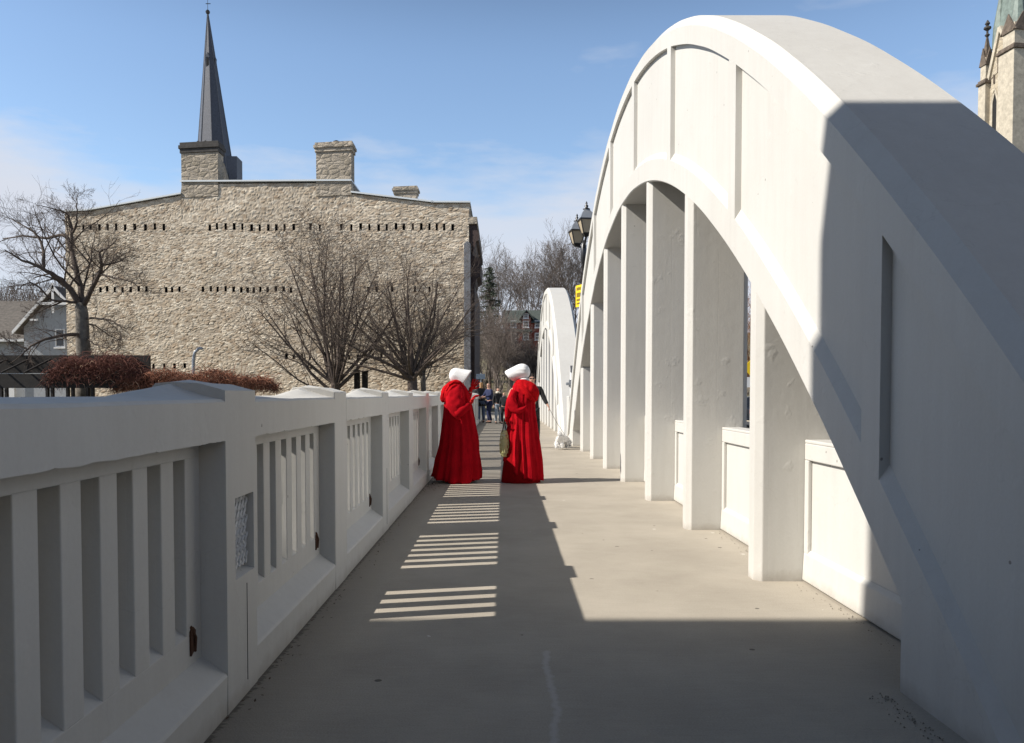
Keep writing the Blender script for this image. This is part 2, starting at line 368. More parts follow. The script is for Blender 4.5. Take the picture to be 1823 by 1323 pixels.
tag(MB().add([(-400,-6,-5.6),(400,-6,-5.6),(400,48,-5.6),(-400,48,-5.6)], [(0,1,2,3)]).build('river', WATER), kind='structure')
tag(MB().add([(2.7,61.9,-.09),(13.5,61.9,-.09),(13.5,155,ground_z(5,155)+.3),(-2,155,ground_z(5,155)+.3)], [(0,1,2,3)]).build('street', ASPHALT), kind='structure')

# ------------------------------------------------------------------ arches
AC = 12.45
def a_ext(y): return 5.97-3.92*((y-AC)/9)**2
def a_int(y): return 4.24-4.02*((y-AC)/9)**2
Y0, Y1 = AC-11.1, AC+11.1; S0, S1 = 3.66, 2*AC-3.66
XA, XB = 1.80, 2.62; RC = .05
RIBS = [3.90+2.5*k for k in range(7)]
def make_arch(label):
    t = thing('bridge_arch', label, 'bridge arch', (0,0,0), group='white concrete arches of the bridge')
    n = 150; Ys = [Y0+(Y1-Y0)*i/n for i in range(n+1)]
    for s in (S0, S1):
        Ys += [s-.0005, s+.0005]
    for r in RIBS: Ys += [r, r+.2]
    Ys = sorted(Ys)
    def bot(y): return max(-.02, a_int(y)) if S0 <= y <= S1 else -.02
    def wob(y, k): return .007*noise.noise(Vector((y*1.7, k*3.1, 0)))
    mb = MB(); rings = []
    ch = .085
    for y in Ys:
        zi, ze = bot(y), max(.0, a_ext(y)); sl_ = math.sqrt(1+(2*3.92*(y-AC)/81)**2); sli = math.sqrt(1+(2*4.02*(y-AC)/81)**2)
        ze += wob(y, 1)
        tb = ze-.25*sl_; bb = max(a_int(y), -3)+.25*sli
        bb = max(bb, zi+.02); bb = min(bb, max(tb-.07, zi+.02)); 
        inr = all(not (r-1e-6 <= y <= r+.2+1e-6) for r in RIBS) and 1.9 < y < 2*AC-1.9
        xr = XA+(RC if inr and tb-bb > .12 else 0)
        q = min(ch, (ze-zi)*.3)
        tb = min(tb, ze-q-.02)
        rings.append((y, zi, ze, tb, bb, q, xr))
    # build with duplicated stations at the rib edges so that the recess ends are square
    prof = []
    for i, (y, zi, ze, tb, bb, q, xr) in enumerate(rings):
        top_in = max(tb, zi+.03); bot_in = min(max(bb, zi+.015), top_in)
        def ring(xq):
            bz = min(bot_in+.075, top_in) if xq > XA else bot_in
            c = wob(y, 2)
            return [(XA+.012, y, zi), (XA+c*.6, y, zi+.012), (XA+c, y, bot_in), (xq, y, bz), (xq, y, top_in), (XA, y, top_in+.0001), (XA+c, y, ze-q*1.1), (XA+q, y, ze), (XB-q, y, ze), (XB, y, ze-q), (XB, y, zi)]
        edge = any(abs(y-r) < 1e-6 for r in RIBS)
        edge2 = any(abs(y-(r+.2)) < 1e-6 for r in RIBS)
        if edge and y > 1.95: prof.append(ring(XA+RC)); prof.append(ring(XA))
        elif edge2: prof.append(ring(XA)); prof.append(ring(XA+RC))
        else: prof.append(ring(xr))
    mb.loft(prof)
    mb.build('arch_rib', WHITE, t, smooth=True, angle=28)
    for k in range(7):
        y = 5.84+2.22*k; zt = min(a_int(y), a_int(y+.22))+.12
        p = MB(); c = .05
        x0, x1 = XA+.014, 2.42
        poly = [(x0,y+c),(x0+c,y),(x1-c,y),(x1,y+c),(x1,y+.22-c),(x1-c,y+.22),(x0+c,y+.22),(x0,y+.22-c)]
        p.prism(poly, 'z', -.02, zt)
        p.build('pier', WHITE, t, bevel=.006)
    ys2 = [3.2]+[5.84+2.22*k+.22 for k in range(7)]; ye = [5.84+2.22*k for k in range(7)]+[21.6]
    for a, b in zip(ys2, ye):
        a += .003; b -= .003
        p = MB(); x = XR; th = .17
        p.box(x+.03, x+th, a, b, .014, 1.0)
        p.box(x, x+th+.01, a, b, 1.0, 1.025)
        p.prism([(x,.88),(x+.03,.88),(x+.03,1.0),(x,1.0)], 'y', a, b)
        p.prism([(x-.01,.014),(x+.03,.014),(x+.03,.24),(x,.21)], 'y', a, b)
        bd = .07 if b-a > 1 else .02
        for u, v in ((a, a+bd), (b-bd, b)):
            p.box(x, x+.03, u, v, .212, .879)
        p.build('parapet_panel', WHITE, t, bevel=.007)
    return t
arch1 = make_arch('large white painted concrete arch rising beside the walkway, nearest the camera and half in shadow')
arch2 = copy_tree(arch1); arch2.location = (0, 23.75, 0)
arch2['label'] = 'distant white concrete arch, fully sunlit, seen behind the black lantern pole and the dog'
# plain parapet between and before the arches
for i, (a, b, lab) in enumerate([(-7.5, 1.2, 'white parapet wall on the near side of the first arch'), (24.0, 24.75, 'short white concrete pedestal between the two arches under the black lantern')]):
    o = MB().box(XR-.25 if i else XR, XR+.45 if i else XR+.2, a, b, 0.002, 1.3 if i else 1.02).build('pedestal' if i else 'parapet_wall', WHITE, bevel=.015)
    tag(o, lab, 'pedestal' if i else 'wall')

# ------------------------------------------------------------------ balustrade
bal = thing('balustrade', 'low white concrete balustrade with slotted panels along the left of the walkway', 'balustrade')
XO = -1.50; PW = .41; SP = 2.2; P0 = 3.39
def bump_(s):     # s: distance along the rail from the post centre
    q = max(0, 1-(abs(s)/.66)**1.35); return .066*q
def rail_mesh():
    """one bay between posts, local y 0..SP-PW"""
    L = SP-PW; mb = MB(); ny = 90; xs_ = [XL, XL-.012, -1.24, -1.32, -1.385, -1.44, XO+.012, XO]
    rings = []
    for j in range(ny+1):
        y = L*j/ny; s = min(y+PW/2, L-y+PW/2); b = bump_(s)
        ws = [0,0,.25,.62,1,.75,.25,.0]; up = [-.012,0,.004,.01,.016,.014,.006,-.01]
        top_ = [(x, y, 1.327+b*w_+u+.004*noise.noise(Vector((y*2.3, x*9, 1)))) for x, w_, u in zip(xs_, ws, up)]
        rings.append(top_+[(XO, y, 1.155), (XL, y, 1.155+.005*noise.noise(Vector((y*9,0,4)))+.006*max(0, noise.noise(Vector((y*31,2,4)))))])
    mb.loft(rings); return mb
def panel_mesh():
    L = SP-PW; mb = MB(); xi, xo = -1.27, -1.352
    z0, zb, zt, z1 = .22, .375, 1.09, 1.156
    n = 7; pitch = .228; gap = .112; m0 = (L-(n-1)*pitch-gap)/2
    mb.box(xo, xi, 0, L, zt, z1)
    mb.prism([(xi, z0), (xi, zb), (xo, zb+.06), (xo, z0)], 'y', 0, L)
    edges = [0]
    for i in range(n): edges += [m0+i*pitch, m0+i*pitch+gap]
    edges.append(L)
    for i in range(0, len(edges), 2):
        mb.prism([(xi,zb-.002),(xi,zt+.002),(xo,zt+.002),(xo,zb+.055)], 'y', edges[i], edges[i+1])
    # sloping sill and plinth
    return mb
def base_mesh():
    L = SP-PW; mb = MB()
    mb.prism([(XL-.004,-.02),(XL,.165),(XL-.008,.178),(-1.27,.252),(-1.352,.26),(-1.352,.43),(XO,.43),(XO,-.02)], 'y', 0, L)
    return mb
def post_mesh(window=False):
    mb = MB(); tz = 1.366
    zb_ = .90 if window else -.02
    def topcap():
        rings = []
        for y in (0, PW/2, PW):
            e = .012 if y == PW/2 else 0
            rings.append([(XL,y,zb_),(XL,y,tz),(XL-.02,y,tz+.006),(-1.27,y,tz+.03),(-1.385,y,tz+.036+e),(-1.45,y,tz+.03),(XO,y,tz-.03),(XO,y,zb_)])
        mb.loft(rings)
    topcap()
    if window:
        a, b, z0, z1 = .11, .37, .575, .90
        mb.box(XO, XL, 0, PW, -.02, z0-.03)
        mb.box(XO, XL, 0, a, z0-.03, z1); mb.box(XO, XL, b, PW, z0-.03, z1)
        mb.prism([(XO,z0-.03),(XL,z0-.03),(-1.25,z0),(XO,z0)], 'y', a, b)
    return mb
RAIL = rail_mesh().build('rail', WHITE, bal, smooth=True, angle=30)
PANEL = panel_mesh().build('slotted_panel', WHITE, bal, bevel=.004)
PLINTH = base_mesh().build('plinth', WHITE, bal, bevel=.005)
POST = post_mesh().build('post', WHITE, bal, bevel=.006)
def dup(o, loc):
    c = o.copy(); COL.objects.link(c); c.parent = bal; c.location = loc; return c
first = True
for k in range(-4, 20):
    y = P0+SP*k
    if k == 0:
        pw = post_mesh(True).build('post', WHITE, bal); pw.location = (0,y,0); pw['label'] = 'post with a small mesh-covered window'
        gm = MB(); a, b, z0, z1 = .11, .37, .575, .90
        for i in range(-9, 16):
            for s in (1, -1):
                p0 = Vector((-1.195 + .003*s, a + i*.046, z0)); p1 = p0+Vector((0, s*(z1-z0)*.55, z1-z0))
                # clip to the opening
                pts = []
                for q in range(41):
                    pt = p0.lerp(p1, q/40)
                    if a <= pt.y <= b: pts.append(pt+Vector((0,.005*math.sin(q*1.3),0)))
                if len(pts) > 1: gm.tube(pts, .0062, 4)
        gm.build('mesh_grille', WPAINT, pw).location = (0,0,0)
    elif first or k == 1:
        if first: POST.location = (0,y,0); RAIL.location = (0,y+PW,0); PANEL.location = (0,y+PW,0); PLINTH.location = (0,y+PW,0); first = False; continue
        dup(POST, (0,y,0))
    else: dup(POST, (0,y,0))
    if k < 19:
        for o in (RAIL, PANEL, PLINTH): dup(o, (0, y+PW, 0))
# rusty iron showing at some slot feet, and joint lines on two posts
for k, (dy, dz) in {-1: (-.10,.30), 0: (-.105,.31), 1: (-.11,.30), 3: (-.1,.30)}.items():
    y = P0+SP*(k+1)+dy; b = MB()
    b.prism([(y-.028,dz-.01),(y+.012,dz+.01),(y+.02,dz+.085),(y-.005,dz+.105),(y-.03,dz+.09)], 'x', -1.274, -1.262)
    b.tube([(-1.268,y-.02,dz+.11),(-1.255,y,dz+.06),(-1.262,y+.008,dz)], .006, 5)
    b.build('rusty_iron', RUST, bal)
for k, zz in ((0,.50), (2,.62)):
    y = P0+SP*k+.26; b = MB(); pts = [Vector((XL+.0006, y+.004*noise.noise(Vector((0,0,i))), .06+(zz-.06)*i/8)) for i in range(9)]
    b.tube(pts, .0022, 4); b.build('joint_crack', DARK, bal)

# ------------------------------------------------------------------ building that shades the walkway (left, outside the view)
sb = thing('stone_building', 'stone block left of the bridge end whose shade covers the near walkway', 'building')
b = MB().box(-24, -7.85, -22, 2.10, -6.4, 10.0).box(-7.85, -5.2, -22, 2.66, -6.4, 9.997)
b.build('wall', STONE, sb)
b = MB()
b.box(-24.0, -8.0, -22.0, 1.90, 10.003, 10.25).box(-7.7, -5.4, -21.9, 2.45, 10.0, 10.25); b.build('roof', SLATE, sb)
for i in range(5):
    for z in (1.5, 5.3):
        wn = MB().box(-5.24, -5.17, -4.2-3.6*i, -3.0-3.6*i, z, z+2.2).build('window', WPAINT, sb)
        MB().box(-5.165, -5.16, -4.1-3.6*i, -3.1-3.6*i, z+.1, z+2.1).build('pane', GLASS, wn)

for i_, (xa, xb, ya, yb, zt_, lab_) in enumerate(((17,34,-34,-3,13,'unseen stone block right of the bridge end, added to block sky light'),(-30,30,-62,-48,12,'long unseen stone block behind the camera, added to block sky light'),(-24,-5.5,-47,-23,11,'unseen stone block behind the shading building, added to block sky light'))):
    ob = thing('stone_building', lab_, 'building', ((xa+xb)/2, (ya+yb)/2, 0)); hx, hy = (xb-xa)/2, (yb-ya)/2  # blocks added out of view to hold sky fill off the near shade
    MB().box(-hx,hx,-hy,hy,-6.5,zt_).build('wall', ASHLAR, ob); MB().box(-hx-.3,hx+.3,-hy-.3,hy+.3,zt_+.003,zt_+.35).build('roof', SLATE, ob)
    for q in range(5):
        for z_ in (1.4, 5.2):
            wn = MB().box(-hx-.06 if xa > 0 else hx-.02, -hx+.02 if xa > 0 else hx+.06, -hy*.8+q*hy*.36, -hy*.8+q*hy*.36+1.1, z_, z_+2).build('window', WPAINT, ob)
            MB().box(-hx-.08 if xa > 0 else hx+.062, -hx-.062 if xa > 0 else hx+.08, -hy*.8+q*hy*.36+.1, -hy*.8+q*hy*.36+1.0, z_+.1, z_+1.9).build('pane', GLASS, wn)
# ------------------------------------------------------------------ large stone mill building across the river
PL = Vector(((120-CX)/F*67.5, 67.5, 0)); PR = Vector(((836-CX)/F*62, 62, 0))
WD = (PR-PL); WL = WD.length; WANG = math.atan2(WD.y, WD.x)
def wall_uz(x, y, off=0):
    """pixel -> (distance from the left corner, height) on the gable wall"""
    r = ray(x, y); e = WD.normalized(); nn = Vector((-e.y, e.x, 0))
    P = PL+nn*off
    t = (P-Vector((0,0,H))).dot(nn)/r.dot(nn); q = r*t+Vector((0,0,H))
    return (q-PL).dot(e), q.z
mill = thing('stone_building', 'big tan rubble-stone building with chimneys and rows of small dark slots', 'building', PL, WANG)
prof_px = [(116,378),(160,375.5),(322,346.5),(324,325),(625,323.5),(627,344),(770,361.5),(836,362)]
prof = [wall_uz(*p) for p in prof_px]; prof[0] = (0, prof[0][1]); prof[-1] = (WL, prof[-1][1])
GB = -.9
def top_at(u):
    for (a, za), (b_, zb) in zip(prof, prof[1:]):
        if u <= b_: return za+(zb-za)*(u-a)/(b_-a) if b_ > a else za
    return prof[-1][1]
slots = []
row1 = [149,162,177,192,207,223,240,259,276,292,374,387,402,417,432,448,463,478,492,507,523,553,570,608,626,642,658,674,689,705,719,735,750,765,778,791,806]
row2 = [165,179,191,205,219,233,247,261,296,307,320,362,376,388,402,416,430,441,452,464,477,491,505,518,656,671,698,739,765]
row3 = [510,523,538,552,622,637,651,664,679,694]
row4 = [274,293,311,329]
for row, yy, hh in ((row1,404.5,12),(row2,515.5,10),(row3,635,9),(row4,651,9)):
    for i, x in enumerate(row):
        j = 1.2*math.sin(x*1.7)
        u0, za = wall_uz(x-2.2, yy+hh/2+j); u1, zb = wall_uz(x+2.2+.6*math.sin(x), yy-hh/2+j)
        slots.append((u0, u1, za, zb))
def mill_wall():
    du = .074; us = sorted(set([round(i*du,4) for i in range(int(WL/du)+1)]+[WL]+[round(v,4) for q in slots for v in q[:2]]))
    zl_ = sorted(set([round(GB+i*.062,4) for i in range(int((15.2-GB)/.062))]+[round(v,4) for q in slots for v in q[2:]]))
    zl_ = [z for z in zl_ if z < 15.2]; nl = len(zl_); extra_ = 24
    vs = []; col = []; nzv = nl+extra_-1; nu = len(us)-1
    for i, u in enumerate(us):
        tp = top_at(u)
        for j in range(nzv+1):
            z = zl_[j] if j < nl else zl_[-1]+(tp-zl_[-1])*(j-nl+1)/extra_
            wx = u*2.5+.30*noise.noise(Vector((u*.9, z*.9, 3))); wz = z*6.2+.38*noise.noise(Vector((u*.7, z*.8, 9)))
            ds, ps = noise.voronoi(Vector((wx, wz, 0)))
            e = min(1, (ds[1]-ds[0])*3.4); p = ps[0]
            h_ = math.sin(p.x*127.1+p.y*311.7)*43758.5453; h_ -= math.floor(h_)
            q = math.sin(p.x*269.5+p.y*183.3)*43758.5453; q -= math.floor(q)
            d = -.01-.024*e*(.4+.6*q)-.020*q*e-.015*noise.noise(Vector((u*5, z*8, 5)))-.03*noise.noise(Vector((u*.8, z*1.1, 7)))
            d += (h_-.5)*.065*(wx-p.x)*e
            if i in (0, nu) or j in (0, nzv): d = .38
            vs.append((u, d, z)); col.append((h_, e, q, 1))
    fs = []
    import bisect
    hole = set()
    for (a, b_, za, zb) in slots:
        i0, i1 = bisect.bisect_left(us, round(a,4)-1e-5), bisect.bisect_left(us, round(b_,4)-1e-5)
        j0, j1 = bisect.bisect_left(zl_, round(za,4)-1e-5), bisect.bisect_left(zl_, round(zb,4)-1e-5)
        for i in range(i0, i1):
            for j in range(j0, j1): hole.add((i, j))
    for i in range(nu):
        for j in range(nzv):
            if (i, j) in hole: continue
            a = i*(nzv+1)+j; fs.append((a, a+nzv+1, a+nzv+2, a+1))
    me = bpy.data.meshes.new('gable_wall'); me.from_pydata(vs, [], fs)
    ca = me.color_attributes.new('stone', 'FLOAT_COLOR', 'POINT')
    ca.data.foreach_set('color', np.array(col, dtype=np.float32).ravel())
    m = bpy.data.materials.new('gable_stone'); m.use_nodes = True; t = m.node_tree; L = t.links
    b = t.nodes['Principled BSDF']; b.inputs['Roughness'].default_value = .95; b.inputs['Specular IOR Level'].default_value = .1
    at_ = N(t, 'ShaderNodeAttribute', attribute_name='stone'); s = N(t, 'ShaderNodeSeparateColor'); L.new(at_.outputs['Color'], s.inputs[0])
    rp = N(t, 'ShaderNodeValToRGB'); L.new(s.outputs[0], rp.inputs[0]); e = rp.color_ramp.elements
    e[0].color = (.36,.28,.20,1); e[1].color = (.74,.66,.53,1); q = e.new(.4); q.color = (.51,.43,.325,1); q = e.new(.75); q.color = (.60,.52,.41,1)
    g_ = N(t, 'ShaderNodeNewGeometry'); n2 = N(t, 'ShaderNodeTexNoise'); n2.inputs['Scale'].default_value = .3; n2.inputs['Detail'].default_value = 6; L.new(g_.outputs['Position'], n2.inputs[0])
    hs = N(t, 'ShaderNodeHueSaturation'); L.new(rp.outputs[0], hs.inputs['Color']); L.new(M(t, 'MULTIPLY_ADD', n2.outputs[0], .6, .70), hs.inputs['Value'])
    mx = N(t, 'ShaderNodeMix', data_type='RGBA'); L.new(M(t, 'MULTIPLY', s.outputs[1], 2, clamp=True), mx.inputs[0]); mx.inputs[6].default_value = (.40,.34,.27,1); L.new(hs.outputs[0], mx.inputs[7])
    L.new(mx.outputs[2], b.inputs['Base Color'])
    n3 = N(t, 'ShaderNodeTexNoise'); n3.inputs['Scale'].default_value = 7; n3.inputs['Detail'].default_value = 6; L.new(g_.outputs['Position'], n3.inputs[0])
    bp = N(t, 'ShaderNodeBump'); bp.inputs['Strength'].default_value = .6; bp.inputs['Distance'].default_value = .03; L.new(n3.outputs[0], bp.inputs['Height']); L.new(bp.outputs[0], b.inputs['Normal'])
    me.materials.append(m); o = bpy.data.objects.new('gable_wall', me); COL.objects.link(o); o.parent = mill
mill_wall()
# body behind the gable and its roof
bk = MB()
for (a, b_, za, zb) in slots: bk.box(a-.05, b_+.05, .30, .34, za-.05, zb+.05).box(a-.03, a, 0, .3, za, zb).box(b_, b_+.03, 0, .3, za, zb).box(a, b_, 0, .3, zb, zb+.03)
bk.build('slot_shade_lining', DARK, mill)['kind'] = 'stuff'  # near-black lining paints in the shade inside the slots
poly = [(0,GB)]+[(u, z-.02) for u, z in prof]+[(WL,GB)]
MB().prism([(u,z) for u, z in poly], 'y', .36, 14).build('body', STONE, mill)
b = MB()
for (a, za), (c, zc) in zip(prof, prof[1:]):
    if c-a < .3: continue
    b.prism([(a-.08,za+.01),(c+.08,zc+.01),(c+.08,zc+.13),(a-.08,za+.13)], 'y', -.22, 14.1)
b.build('roof', FLASH, mill)
def chimney(x0, x1, ytop, ycap, ybot, cap, off=-.10, dep=1.3, pots=(), capm=None):
    q_ = off if off > 1 else 0; sh_ = -math.tan(WANG)*q_
    u0, zt = wall_uz(x0, ytop, q_); u1, _ = wall_uz(x1, ytop, q_); _, zc = wall_uz(x0, ycap, q_); _, zb = wall_uz(x0, ybot, q_); u0 += sh_; u1 += sh_
    ch = MB().box(u0, u1, off, off+dep, zb, zc).build('chimney', ASHLAR, mill)
    k = .09
    c = MB().box(u0-k, u1+k, off-k, off+dep+k, zc, zc+(zt-zc)*.4).box(u0-2*k, u1+2*k, off-2*k, off+dep+2*k, zc+(zt-zc)*.4+.001, zc+(zt-zc)*.72).box(u0-k, u1+k, off-k, off+dep+k, zc+(zt-zc)*.72+.001, zt)
    c.build('chimney_cap', capm or ASHLAR, ch, bevel=.02)
    for px, r in pots:
        uu, _ = wall_uz(px, ytop); MB().lathe([(r*.8,zt),(r,zt+.1),(r*.9,zt+.22),(r*.3,zt+.3)], (uu, off+dep/2, 0), 8).build('chimney_pot', DARK, ch)
SOOT = mat('sooty_stone', (.06,.055,.05), .9, var=.4, vscale=3)
chimney(323, 388, 255, 274, 352, 1, pots=((348,.14),(361,.13)), capm=SOOT)
chimney(563, 625.5, 255, 272, 350, 1, pots=((596,.3),))
chimney(702, 741, 332.5, 345, 372, 1, off=5, dep=1.2)
# street side: downpipe, corner pilaster and bracketed cornice seen edge-on
def uzb(x0, x1, y0, y1): 
    a, zt = wall_uz(x0, y0); c, zb = wall_uz(x1, y1); return a, c, zb, zt
BROWN = mat('brown_paint', (.05,.028,.022), .7, var=.3)
PIPE = mat('grey_pilaster', (.17,.175,.19), .8, var=.3, vscale=4)
a, c, zb, zt = uzb(826, 838.5, 431, 700); MB().prism([(a,zb),(c,zb),(c,zt-.2),(c-.2,zt),(a+.2,zt),(a,zt-.2)], 'y', -.30, .1).build('pilaster', PIPE, mill, bevel=.03)
a, c, zb, zt = uzb(832, 849.5, 387, 399); MB().box(a, c, -.12, 13, zb, zt).build('cornice', ASHLAR, mill, bevel=.03)
def silh(pts, y0, y1, nm, m):
    MB().prism([wall_uz(*p) for p in pts], 'y', y0, y1).build(nm, m, mill)
silh([(834,399),(848,399),(850.5,412),(852.5,417),(852,427),(847,430),(845,440),(841,452),(834,452)], .1, 12, 'bracket', BROWN)
silh([(838,452),(846,457),(855,460),(856.5,470),(855,491),(848,496),(846,505),(838,505)], .1, 5, 'oriel', BROWN)
silh([(838,505),(845,505),(845,700),(838,700)], .05, 13.5, 'street_front', BROWN)

def shear(o):
    for v in o.data.vertices: v.co.x += math.tan(WANG)*v.co.y
    for c_ in o.children: shear(c_)
for c_ in mill.children:
    if c_.name not in ('gable_wall', 'slot_shade_lining'): shear(c_)
# ------------------------------------------------------------------ slate spire behind the stone building
YS = 130; ks = YS/F
sp = thing('church_spire', 'tall slender slate church spire rising behind the left chimney', 'church spire', (at(386, 700, YS).x, YS, 0))
bx = at(389.3, 700, YS).x; ax = at(377.5, 700, YS).x-bx
sp.location.x = bx
zt = at(377, 24, YS).z; z0 = at(386, 330, YS).z
def octr(r, z, cx=0, rot=R(12)): return [(cx+r*math.cos(rot+2*math.pi*k/8), r*math.sin(rot+2*math.pi*k/8), z) for k in range(8)]
b = MB(); rr = []
for i in range(13):
    t_ = i/12; rr.append(octr(3.4*(1-t_)+.08*t_, z0-3+(zt-z0+3)*t_, ax*t_))
b.loft(rr).build('spire', SLATE, sp)
b = MB()
for k in range(8):
    b.tube([octr(3.43,z0-3)[k], octr(.1,zt,ax)[k]], [.07,.03], 4)
b.build('hip_ridges', PIPE, sp)
b = MB().lathe([(.05,zt-.2),(.28,zt),(.36,zt+.25),(.2,zt+.5),(.04,zt+.6),(.035,zt+2.1)], (ax,0,0), 10); b.tube([(ax-.3,0,zt+1.5),(ax+.45,0,zt+1.5)], .06, 5); b.build('finial', BLACKM, sp)
zz = at(377, 112, YS).z; 
for dx_, dy_ in ((-.1,-.75),(.62,-.2)):
    l = MB(); l.box(ax*.7+dx_-.28, ax*.7+dx_+.28, dy_-.2, dy_+.5, zz-.9, zz+.5); l.prism([(ax*.7+dx_-.34,zz+.5),(ax*.7+dx_+.34,zz+.5),(ax*.7+dx_,zz+1.3)], 'y', dy_-.25, dy_+.5)
    lo = l.build('lucarne', SLATE, sp); MB().box(ax*.7+dx_-.2, ax*.7+dx_+.2, dy_-.23, dy_-.21, zz-.8, zz+.4).build('louvre', DARK, lo)
zz = at(415, 283, YS).z; x0 = at(408,300,YS).x-bx; x1 = at(426,300,YS).x-bx
MB().prism([(x0,-1.5),(x1+.1,-1.5),(x1,1.5),(x0,1.5)], 'z', z0-6, zz).build('dormer', SLATE, sp)
b = MB().lathe([(.75,z0-4),(.75,z0-.5),(.85,z0-.4),(.12,at(413,304,YS).z)], (at(413.5,300,YS).x-bx, -4, 0), 8).build('pinnacle', ASHLAR, sp)
b = MB().box(-4.5, 3.5, -4, 4, -1, z0-3).build('tower', ASHLAR, sp)

# ------------------------------------------------------------------ stone church tower, top right
YC = 95; kc = YC/F
ANG = R(-83.7)   # its lit face looks left, its shaded face looks right-forward
CREAM = rubble('church_stone', (.34,.29,.21), (.44,.38,.28), (.52,.46,.35), scale=1.3, bump=.5)
CREAML = mat('dressed_stone', (.48,.43,.34), .85, var=.25, vscale=2, bump=.3, bscale=8)
COPPER = mat('green_copper', (.17,.215,.19), .6, var=.4, vscale=1.2)
DKST = mat('weathered_stone', (.14,.11,.085), .9, var=.5, vscale=2)
ct = thing('church_tower', 'gothic stone church tower with pinnacles and green copper spire behind the arch', 'church tower', (at(1797,700,YC).x, YC, 0), ANG)
# local: face A is the plane y=0, x from -SW..0 ; shaded face is x=0 plane ; width chosen from the picture
SW = 4.83
zA = lambda y: at(1780, y, YC).z
b = MB().box(-SW, 0, .02, SW, -1, zA(98)).build('wall', CREAM, ct)
b = MB().prism([(-SW+.6,zA(118)),(-.3,zA(98)),(-SW*.52,zA(33))], 'y', -.05, .5); gb = b.build('gable', CREAM, ct)
b = MB()
for (p, q) in (((-SW+.5,zA(120)),(-SW*.52,zA(31))),((-SW*.52,zA(31)),(-.2,zA(97)))):
    b.tube([(p[0],-.08,p[1]),(q[0],-.08,q[1])], .30, 4)
b.build('coping', CREAML, gb)
def turret(x, y, z1, zp, zs, name='buttress', sz=.85):
    tb = MB().box(x-sz, x+sz, y-sz, y+sz, -1, z1).build(name, CREAML, ct, bevel=.05)
    MB().box(x-sz-.2, x+sz+.2, y-sz-.2, y+sz+.2, z1, z1+.35).box(x-sz-.05, x+sz+.05, y-sz-.05, y+sz+.05, z1+.351, z1+.6).build('moulding', DKST, tb, bevel=.06)
    pn = MB().box(x-sz*.75, x+sz*.75, y-sz*.75, y+sz*.75, z1+.6, zp).build('pinnacle', CREAML, tb)
    g_ = MB()
    for s in (-1, 1):
        g_.prism([(x-sz,zp-.9),(x+sz,zp-.9),(x,zp+1.2)], 'y', y+s*sz*.8-.08, y+s*sz*.8+.08)
        g_.prism([(y-sz,zp-.9),(y+sz,zp-.9),(y,zp+1.2)], 'x', x+s*sz*.8-.08, x+s*sz*.8+.08)
    g_.build('gablet', DKST, tb)
    if zs:
        s_ = MB().loft([[(x+r*math.cos(R(45)+k*math.pi/2), y+r*math.sin(R(45)+k*math.pi/2), z) for k in range(4)] for r, z in ((sz*.85,zp),(.08,zs))])
        s_.build('spirelet', DKST, tb)
        MB().lathe([(.08,zs-.3),(.3,zs),(.12,zs+.2),(.12,zs+.5),(.42,zs+.75),(.4,zs+.95),(.12,zs+1.1),(.3,zs+1.35),(.05,zs+1.8)], (x,y,0), 8).build('finial', SOOT, tb)
turret(-SW, 0, zA(124), zA(74), zA(30), sz=.62)
turret(0, 0, zA(94), zA(45), None, sz=1.25)
turret(-SW, SW, zA(124), zA(74), zA(30), sz=.62)
for xx in (-SW*.66, -SW*.34):
    l = MB(); hw = .42
    l.prism([(xx-hw,zA(230)),(xx+hw,zA(230)),(xx+hw,zA(165)),(xx+hw*.6,zA(154)),(xx,zA(146)),(xx-hw*.6,zA(154)),(xx-hw,zA(165))], 'y', -.02, .015)
    lw = l.build('lancet_window', DARK, ct)
    f_ = MB().tube([(xx-hw-.1,-.06,zA(230)),(xx-hw-.1,-.06,zA(165)),(xx-hw*.6,-.06,zA(150)),(xx,-.06,zA(140)),(xx+hw*.6,-.06,zA(150)),(xx+hw+.1,-.06,zA(165)),(xx+hw+.1,-.06,zA(230))], .17, 5)
    f_.build('window_surround', CREAML, lw)
for xx, y0_, y1_ in ((-SW*.58,78,112),(-SW*.4,76,84),(-SW*.72,112,128),(-SW*.28,100,110)):
    MB().tube([(xx,-.03,zA(y0_)),(xx,-.03,zA(y1_))], .12, 5).build('drip_stone', DKST, ct)
cz = zA(45)
cp = MB().loft([[(-SW/2+r*math.cos(k*math.pi/4+.39), SW/2+r*math.sin(k*math.pi/4+.39), z) for k in range(8)] for r, z in ((SW*.50,cz-2),(SW*.46,cz+1),(.2,cz+24))])
cp.build('copper_spire', COPPER, ct)
for k in range(4):
    a_ = k*math.pi/2+R(45)+.01; x_, y_ = -SW/2+SW*.42*math.cos(a_), SW/2+SW*.42*math.sin(a_)
    MB().loft([[(x_+r*math.cos(j*math.pi/4), y_+r*math.sin(j*math.pi/4), z) for j in range(8)] for r, z in ((.9,cz-1),(.8,cz+1.5),(.1,cz+6))]).build('spire_broach', COPPER, ct)

